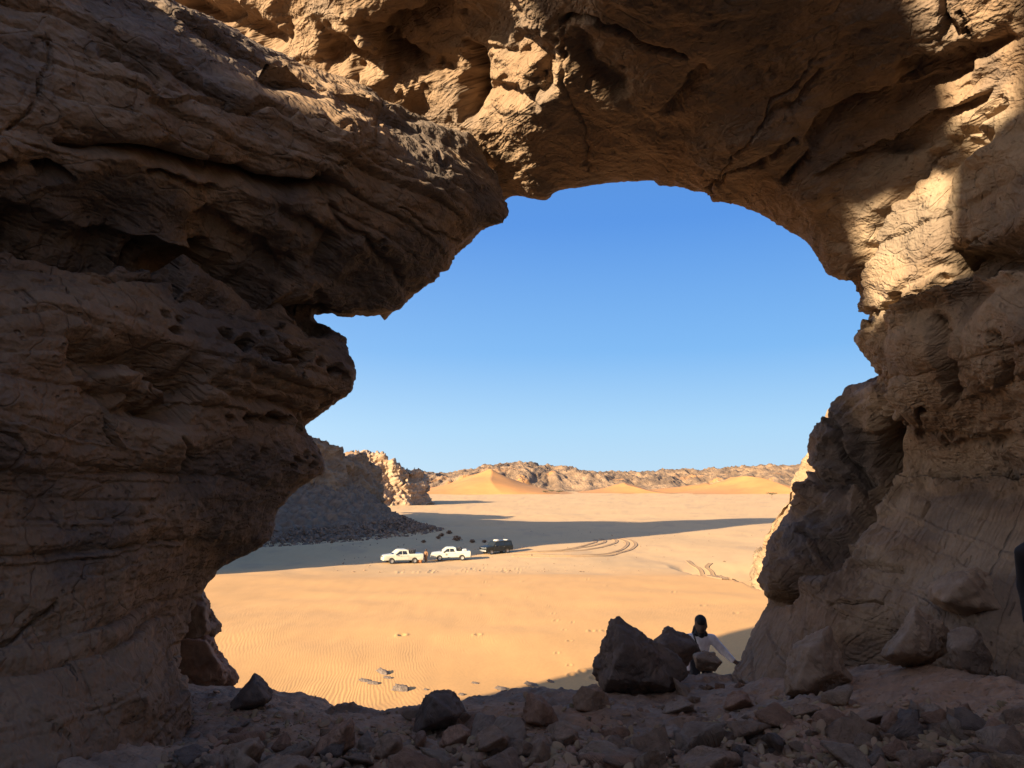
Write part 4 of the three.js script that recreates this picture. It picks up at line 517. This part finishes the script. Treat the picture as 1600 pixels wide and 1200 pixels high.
function pickup(label, cargo) {
  const g = thing('pickup_truck', label, 'pickup truck', 'white pickups parked on the sand crest');
  mesh('body', extr(lower([[-2.62, .52], [-2.66, .80], [-2.58, .98], [-2.35, 1.06], [-1.42, 1.15], [.74, 1.15], [.78, 1.20], [2.62, 1.20], [2.66, 1.0], [2.64, .52]], -1.55, 1.53, .47), 1.82, .06), paintWhite, g);
  mesh('cab', taper(extr([[-1.42, 1.12], [-.66, 1.70], [-.40, 1.77], [.40, 1.77], [.62, 1.70], [.76, 1.12]], 1.74, .05), 1.15, .22), paintWhite, g);
  sidePanel(g, 'window', [[-1.02, 1.20], [-.55, 1.60], [-.22, 1.64], [-.22, 1.20]], .872, glassMat, .22); sidePanel(g, 'window', [[-.14, 1.20], [-.14, 1.64], [.36, 1.62], [.52, 1.20]], .872, glassMat, .22);
  { const w = new THREE.BoxGeometry(.93, .02, 1.42); w.rotateZ(.652); w.translate(-1.045, 1.435, 0); mesh('windscreen', w, glassMat, g); const b = new THREE.BoxGeometry(.45, .02, 1.3); b.rotateZ(-1.30); b.translate(.70, 1.46, 0); mesh('rear_window', b, glassMat, g); }
  for (const sz of [1, -1]) for (const [x0, x1] of [[-1.08, -.18], [-.15, .66]]) { const d = mesh('door', bx(x1 - x0, .56, .02, (x0 + x1) / 2, .86, sz * .908, .04), paintWhite, g); mesh('handle', bx(.16, .035, .03, x1 - .14, 1.02, sz * .93, .01), plastic, d); }
  for (const sz of [1, -1]) { mesh('headlight', bx(.22, .17, .36, -2.53, .90, sz * .66, .05), lampMat, g); mesh('tail_light', bx(.06, .36, .14, 2.665, .92, sz * .82, .02), redLens, g); mesh('mirror', bx(.10, .17, .20, -1.02, 1.22, sz * 1.0, .04), plastic, g); mesh('sill_step', bx(2.0, .07, .14, 0, .43, sz * .90, .03), plastic, g); }
  mesh('grille', bx(.06, .24, .9, -2.665, .86, 0, .02), plastic, g); mesh('front_bumper', bx(.22, .26, 1.78, -2.62, .56, 0, .08), paintWhite, g); mesh('rear_bumper', bx(.18, .18, 1.7, 2.72, .55, 0, .04), plastic, g);
  mesh('bed_floor', bx(1.74, .03, 1.5, 1.70, 1.205, 0, .01), plastic, g); wheels(g, [-1.55, 1.53], .80);
  const rb = [bx(.07, .5, .07, .98, 1.42, .68), bx(.07, .5, .07, .98, 1.42, -.68), bx(.07, .07, 1.42, .98, 1.68, 0)]; mesh('roll_bar', mergeGeometries(rb), plastic, g);
  if (cargo === 'emblem') for (const sz of [1, -1]) { const e = new THREE.CylinderGeometry(.17, .17, .012, 24); e.rotateX(Math.PI / 2); e.translate(-.62, .86, sz * .925); const m = mesh('door_emblem', e, std([.10, .10, .09]), g); const q = new THREE.TorusGeometry(.10, .02, 6, 20); q.translate(-.62, .86, sz * .934); mesh('emblem_ring', q, paintWhite, m); }
  else for (const sz of [1, -1]) { const q = []; for (let i = 0; i < 7; i++) q.push(bx(.13, .06, .008, -.85 + i * .19, .98, sz * .924, .004)); mesh('side_lettering', mergeGeometries(q), std([.35, .34, .30]), g); }
  return g;
}
function bundle(name, label, cat, mat, w, h, d, seed, group) { const g = ball(10), p = g.attributes.position; for (let i = 0; i < p.count; i++) { const v = V(p.getX(i), p.getY(i), p.getZ(i)), q = 1 / Math.pow(Math.abs(v.x) ** 4 + Math.abs(v.y) ** 4 + Math.abs(v.z) ** 4, .25), n = 1 + .12 * fbm(v.x * 1.5 + seed, v.y * 1.5, v.z * 1.5, 3); p.setXYZ(i, v.x * q * n * w / 2, (v.y * q * n + 1) * h / 2, v.z * q * n * d / 2); } g.computeVertexNormals(); const m = mesh(name, g, mat); return tag(m, label, cat, group); }
// sets a car on the sand: where its middle stands, which way it faces, tilted with the slope
function park(g, px, py, turn, riders = []) {
  const c = ground(px, py, 60), H = (x, z) => sandH(x, z), e = 1.4, nx = -(H(c.x + e, c.z) - H(c.x - e, c.z)) / (2 * e), nz = -(H(c.x, c.z + e) - H(c.x, c.z - e)) / (2 * e), up = V(nx, 1, nz).normalize();
  const q = new THREE.Quaternion().setFromUnitVectors(V(0, 1, 0), up).multiply(new THREE.Quaternion().setFromAxisAngle(V(0, 1, 0), turn)); g.quaternion.copy(q); g.position.set(c.x, EYE.y + H(c.x, c.z) - .02, c.z); g.updateMatrixWorld(true);
  for (const [o, x, y, z] of riders) { o.position.copy(g.localToWorld(V(x, y, z))); o.quaternion.copy(q); }
}
const tarp = std([.035, .035, .04], .85), sack = std([.50, .47, .42], .9), canvas = std([.36, .155, .055], .9);
park(pickup('white pickup nearest the left pillar, with faint side lettering and dark load', 'stripe'), 627.5, 879.5, .42, [[bundle('cargo_bundle', 'black tarp covered load on the left white pickup', 'load', tarp, 1.1, .62, 1.3, 3), 1.2, 1.22, 0]]);
park(pickup('white pickup in the middle with a round dark emblem on its door', 'emblem'), 704, 875, .16, [[bundle('cargo_bundle', 'black roll tied behind the cab of the middle pickup', 'load', tarp, .5, .58, 1.2, 5), 1.22, 1.22, 0], [bundle('cargo_sack', 'pale sack lying in the bed of the middle pickup', 'sack', sack, .7, .3, 1.1, 6), 1.9, 1.22, .1]]);
{
  const g = thing('offroad_car', 'dark green estate four wheel drive car with a white bundle on its roof', 'car');
  mesh('body', extr(lower([[-2.42, .52], [-2.46, .84], [-2.38, 1.06], [-2.1, 1.14], [-1.15, 1.20], [2.28, 1.20], [2.36, 1.05], [2.34, .52]], -1.45, 1.40, .47), 1.84, .06), paintDark, g);
  mesh('cab', taper(extr([[-1.18, 1.17], [-.66, 1.74], [-.40, 1.84], [2.02, 1.84], [2.18, 1.74], [2.30, 1.17]], 1.76, .05), 1.2, .16), paintDark, g);
  sidePanel(g, 'window', [[-.88, 1.26], [-.52, 1.66], [-.12, 1.70], [-.12, 1.26]], .882, glassMat, .16); sidePanel(g, 'window', [[-.02, 1.26], [-.02, 1.70], [.86, 1.70], [.86, 1.26]], .882, glassMat, .16); sidePanel(g, 'window', [[1.0, 1.26], [1.0, 1.70], [1.86, 1.68], [2.04, 1.26]], .882, glassMat, .16);
  { const w = new THREE.BoxGeometry(.76, .02, 1.46); w.rotateZ(.83); w.translate(-.93, 1.46, 0); mesh('windscreen', w, glassMat, g); }
  for (const sz of [1, -1]) for (const [x0, x1] of [[-1.0, -.10], [-.06, .88]]) { const d = mesh('door', bx(x1 - x0, .58, .02, (x0 + x1) / 2, .88, sz * .918, .04), paintDark, g); mesh('handle', bx(.16, .035, .03, x1 - .14, 1.06, sz * .94, .01), chrome, d); }
  for (const sz of [1, -1]) { mesh('headlight', bx(.12, .22, .32, -2.40, .96, sz * .66, .06), lampMat, g); mesh('mirror', bx(.10, .17, .2, -.86, 1.30, sz * 1.02, .04), plastic, g); mesh('roof_rail', bx(1.9, .04, .04, .9, 1.90, sz * .6, .015), chrome, g); mesh('tail_light', bx(.06, .3, .12, 2.35, .98, sz * .84, .02), redLens, g); mesh('sill_step', bx(1.9, .07, .14, 0, .44, sz * .91, .03), plastic, g); }
  mesh('grille', bx(.06, .26, .9, -2.46, .92, 0, .03), chrome, g); mesh('front_bumper', bx(.24, .26, 1.8, -2.46, .60, 0, .08), rimMat, g); wheels(g, [-1.45, 1.40], .82);
  park(g, 776, 864.5, .62, [[bundle('roof_bundle', 'white bundle on the roof of the dark car', 'bundle', sack, .7, .24, .9, 8), -.1, 1.84, .1], [bundle('roof_bundle', 'small pale roll at the back of the dark car roof', 'bundle', sack, .35, .16, .9, 9), 1.6, 1.84, .1]]);
}
// camp things between the pickups
{ const c = ground(655, 879.5, 60), b = bundle('luggage_sack', 'orange brown bundle on the sand between the white pickups', 'sack', canvas, .75, .85, .6, 12); b.position.copy(c); }
{ const g = thing('folding_table', 'low pinkish camp table beside the standing man', 'table'); const c = ground(660.5, 878, 60); g.position.copy(c); mesh('table_top', bx(.9, .05, .6, 0, .72, 0), std([.42, .24, .20]), g); for (const x of [-.38, .38]) for (const z of [-.24, .24]) mesh('leg', bx(.04, .72, .04, x, .35, z), plastic, g); }
// ------------------------------------------------------------------ people
// bones: [ax, ay, az, bx, by, bz, ra, rb, tone]; joined smoothly into one skin
function figure(bones, tones, N, size, cy, blend = .024) {
  const mc = new MarchingCubes(N, undefined, false, false, 400000), h = size / 2; mc.isolation = 0; const f = mc.field, half = N / 2;
  const dist = (x, y, z, out) => { let s = 0, best = 1e9, tone = 0; for (const b of bones) { const ux = b[3] - b[0], uy = b[4] - b[1], uz = b[5] - b[2], L = ux * ux + uy * uy + uz * uz, t = L > 0 ? clamp(((x - b[0]) * ux + (y - b[1]) * uy + (z - b[2]) * uz) / L) : 0, d = Math.hypot(x - b[0] - ux * t, (y - b[1] - uy * t), (z - b[2] - uz * t)) - lerp(b[6], b[7], t); s += Math.exp(-d / blend * 2.2); if (d < best) { best = d; tone = b[8]; } } if (out) out.t = tone; return best > .25 ? best : -Math.log(s) * blend / 2.2; };
  for (let k = 0; k < N; k++) for (let j = 0; j < N; j++) for (let i = 0; i < N; i++) f[k * N * N + j * N + i] = -dist((i - half) / half * h, (j - half) / half * h + cy, (k - half) / half * h);
  mc.update(); const n = mc.count, pos = new Float32Array(n * 3), col = new Float32Array(n * 3), o = { t: 0 };
  for (let i = 0; i < n; i++) { const x = mc.positionArray[i * 3] * h, y = mc.positionArray[i * 3 + 1] * h + cy, z = mc.positionArray[i * 3 + 2] * h; pos.set([x, y, z], i * 3); dist(x, y, z, o); const t = tones[o.t], v = 1 + .15 * fbm(x * 14, y * 6, z * 14, 2); col.set([t[0] * v, t[1] * v, t[2] * v], i * 3); }
  let g = new THREE.BufferGeometry(); g.setAttribute('position', new THREE.BufferAttribute(pos, 3)); g.setAttribute('color', new THREE.BufferAttribute(col, 3)); g = mergeVertices(g, 1e-4); g.computeVertexNormals();
  { const p = g.attributes.position, q = g.attributes.normal; let s = 0; for (let i = 0; i < p.count; i += 7) s += q.getY(i) * (p.getY(i) - cy) + q.getX(i) * p.getX(i); if (s < 0) { const id = g.index.array; for (let i = 0; i < id.length; i += 3) [id[i], id[i + 1]] = [id[i + 1], id[i]]; g.computeVertexNormals(); } }
  return g;
}
const skinMat = new THREE.MeshStandardMaterial({ vertexColors: true, roughness: .85 });
// fingers: four of different length and a thumb, from the wrist w along direction d, palm turned by s
function hand(w, d, s, tone, B) { const D = V(...d).normalize(), U = V(...s).normalize(), S = V(0, 0, 0).crossVectors(D, U).normalize(), p = V(...w), e = p.clone().addScaledVector(D, .085), add = (a, b, r0, r1) => B.push([a.x, a.y, a.z, b.x, b.y, b.z, r0, r1, tone]); add(p, e, .028, .032); for (let i = 0; i < 4; i++) { const r = e.clone().addScaledVector(S, (i - 1.5) * .021), l = [.068, .08, .075, .058][i], m = r.clone().addScaledVector(D, l * .55), q = m.clone().addScaledVector(D, l * .42).addScaledVector(U, -.022); add(r, m, .0095, .009); add(m, q, .009, .008); } const t0 = p.clone().addScaledVector(D, .03).addScaledVector(S, -.03), t1 = t0.clone().addScaledVector(S, -.03).addScaledVector(D, .03), t2 = t1.clone().addScaledVector(D, .03); add(t0, t1, .012, .011); add(t1, t2, .011, .009); }
{ // the climber: leaning up the slope towards the viewer, one arm out for balance
  const B = [], tones = [[.84, .83, .88], [.10, .065, .05], [.02, .02, .024], [.03, .03, .038], [.04, .035, .03]];
  B.push([-.09, .92, -.06, .09, .92, -.06, .125, .125, 3], [0, .95, -.05, .0, 1.12, .0, .13, .125, 0], [0, 1.12, 0, 0, 1.30, .06, .135, .15, 0], [-.13, 1.345, .07, .13, 1.345, .07, .075, .075, 0], [0, 1.38, .09, 0, 1.46, .13, .055, .05, 1]);
  B.push([0, 1.53, .16, 0, 1.60, .15, .085, .098, 1], [0, 1.50, .22, 0, 1.53, .225, .045, .05, 1], [0, 1.548, .255, 0, 1.53, .268, .012, .016, 1], [-.085, 1.56, .15, -.09, 1.55, .15, .02, .018, 1], [.085, 1.56, .15, .09, 1.55, .15, .02, .018, 1]);
  B.push([-.19, 1.335, .06, -.245, 1.09, .04, .078, .062, 0], [-.245, 1.09, .04, -.24, .88, .13, .06, .05, 0], [.19, 1.335, .06, .34, 1.17, .11, .078, .064, 0], [.34, 1.17, .11, .47, 1.05, .20, .062, .05, 0]);
  hand([-.24, .87, .135], [0, -.9, .4], [1, 0, 0], 1, B); hand([.505, 1.025, .225], [.7, -.45, .35], [0, 1, .3], 1, B);
  B.push([-.10, .90, -.05, -.12, .55, .12, .095, .068, 3], [-.12, .55, .12, -.12, .28, -.03, .066, .045, 3], [-.12, .28, -.03, -.12, .22, .09, .05, .04, 4], [.10, .90, -.06, .11, .48, -.02, .095, .068, 3], [.11, .48, -.02, .11, .07, -.16, .066, .045, 3], [.11, .06, -.16, .11, .05, -.02, .05, .042, 4]);
  const g = thing('person', 'person in a pale long sleeved shirt and black head scarf climbing beside the biggest boulder', 'person'); mesh('body', figure(B, tones, 112, 2.0, .86), skinMat, g);
  const S = []; S.push([0, 1.61, .14, 0, 1.63, .13, .092, .09, 0], [0, 1.45, .09, 0, 1.52, .09, .075, .075, 0], [-.05, 1.42, .11, .05, 1.42, .11, .06, .06, 0], [0, 1.45, .18, 0, 1.42, .18, .05, .05, 0], [0, 1.625, .19, 0, 1.63, .18, .07, .07, 0], [-.06, 1.50, .03, -.10, 1.36, -.02, .055, .045, 0], [0, 1.63, .12, 0, 1.64, .11, .092, .09, 0]); mesh('head_scarf', figure(S, [[.014, .014, .017]], 64, .6, 1.55, .02), skinMat, g);
  const strap = new THREE.TubeGeometry(new THREE.CatmullRomCurve3([V(-.13, 1.42, .02), V(-.12, 1.41, .14), V(-.09, 1.28, .225), V(-.03, 1.08, .155), V(.02, .95, .11)]), 30, .014, 6); mesh('bag_strap', strap, plastic, g); mesh('waist_pouch', new RoundedBoxGeometry(.22, .13, .08, 3, .03).translate(.03, .98, .12), plastic, g);
  const p = at(1094, 1000, 12.5); g.position.set(p.x, at(1094, 956, 12.5).y - 1.755, -12.5); g.rotation.y = -.12;
}
{ // partly outside the right edge: grey hair, dark jacket, jeans
  const B = [], tones = [[.022, .022, .026], [.40, .26, .20], [.10, .15, .26], [.05, .04, .035]];
  B.push([-.08, .93, 0, .08, .93, 0, .13, .13, 2], [0, 1.0, 0, 0, 1.32, 0, .135, .15, 0], [-.14, 1.38, 0, .14, 1.38, 0, .075, .075, 0], [0, 1.42, 0, 0, 1.50, .01, .055, .055, 1], [0, 1.56, .02, 0, 1.64, .0, .082, .095, 1], [0, 1.57, .10, 0, 1.55, .112, .014, .016, 1], [-.2, 1.36, 0, -.25, 1.1, -.02, .06, .048, 0], [-.25, 1.1, -.02, -.22, .86, .06, .046, .036, 0], [.2, 1.36, 0, .25, 1.1, -.02, .06, .048, 0], [.25, 1.1, -.02, .24, .86, .06, .046, .036, 0]);
  hand([-.22, .85, .06], [0, -1, .1], [1, 0, 0], 1, B); hand([.24, .85, .06], [0, -1, .1], [-1, 0, 0], 1, B);
  for (const s of [-1, 1]) B.push([s * .1, .9, 0, s * .11, .5, .02, .1, .07, 2], [s * .11, .5, .02, s * .11, .09, -.02, .068, .05, 2], [s * .11, .06, -.03, s * .12, .045, .15, .05, .042, 3]);
  const g = thing('person', 'grey haired person in dark top and jeans, cut off by the right frame edge', 'person'); mesh('body', figure(B, tones, 90, 1.95, .87), skinMat, g);
  const hr = ball(14), p = hr.attributes.position; for (let i = 0; i < p.count; i++) { const x = p.getX(i), y = p.getY(i), z = p.getZ(i), n = 1 + .16 * fbm(x * 3, y * 3, z * 3, 3); p.setXYZ(i, x * .115 * n, y * .11 * n + 1.655, z * .12 * n - .02); } hr.computeVertexNormals(); mesh('hair', hr, std([.55, .54, .53]), g);
  const q = at(1677, 930, 5.6); g.position.set(q.x, EYE.y + floorH(q.x, q.z) + .0, q.z); g.rotation.set(0, -1.1, .10, 'ZYX');
}
{ // man by the pickups
  const B = [], tones = [[.20, .10, .05], [.06, .04, .03], [.05, .04, .035]];
  B.push([-.09, .92, 0, .09, .92, 0, .14, .14, 0], [0, .95, 0, 0, 1.34, 0, .15, .16, 0], [-.15, 1.4, 0, .15, 1.4, 0, .08, .08, 0], [0, 1.45, 0, 0, 1.52, 0, .055, .055, 1], [0, 1.6, 0, 0, 1.66, 0, .09, .1, 1], [0, 1.6, .1, 0, 1.585, .112, .014, .016, 1], [-.21, 1.38, 0, -.28, 1.12, .03, .065, .05, 0], [-.28, 1.12, .03, -.22, .92, .16, .05, .04, 0], [.21, 1.38, 0, .3, 1.13, .0, .065, .05, 0], [.3, 1.13, 0, .28, .9, .1, .05, .04, 0]);
  hand([-.22, .91, .165], [.1, -.8, .5], [1, 0, 0], 1, B); hand([.28, .89, .1], [0, -.9, .3], [-1, 0, 0], 1, B);
  for (const s of [-1, 1]) B.push([s * .1, .92, 0, s * .12, .5, .02, .13, .1, 0], [s * .12, .5, .02, s * .12, .1, 0, .075, .05, 1], [s * .12, .07, -.02, s * .13, .05, .14, .05, .045, 2]);
  const g = thing('person', 'man in a brown tunic and dark headcloth standing between the white pickups', 'person'); mesh('body', figure(B, tones, 64, 2.0, .9), skinMat, g); mesh('headcloth', figure([[0, 1.66, -.01, 0, 1.70, -.01, .125, .115, 0], [0, 1.53, -.02, 0, 1.56, 0, .09, .09, 0]], [[.03, .02, .018]], 40, .5, 1.62, .04), skinMat, g);
  g.position.copy(ground(665.5, 879.3, 60)); g.rotation.y = -.5; g.scale.setScalar(1.0);
}
console.log('objects done', scene.children.length);
let TRI = 0; scene.traverse(o => { if (o.isMesh && !o.isInstancedMesh) TRI += (o.geometry.index ? o.geometry.index.count : o.geometry.attributes.position.count) / 3; }); console.log('triangles', TRI);
renderer.render(scene, camera);
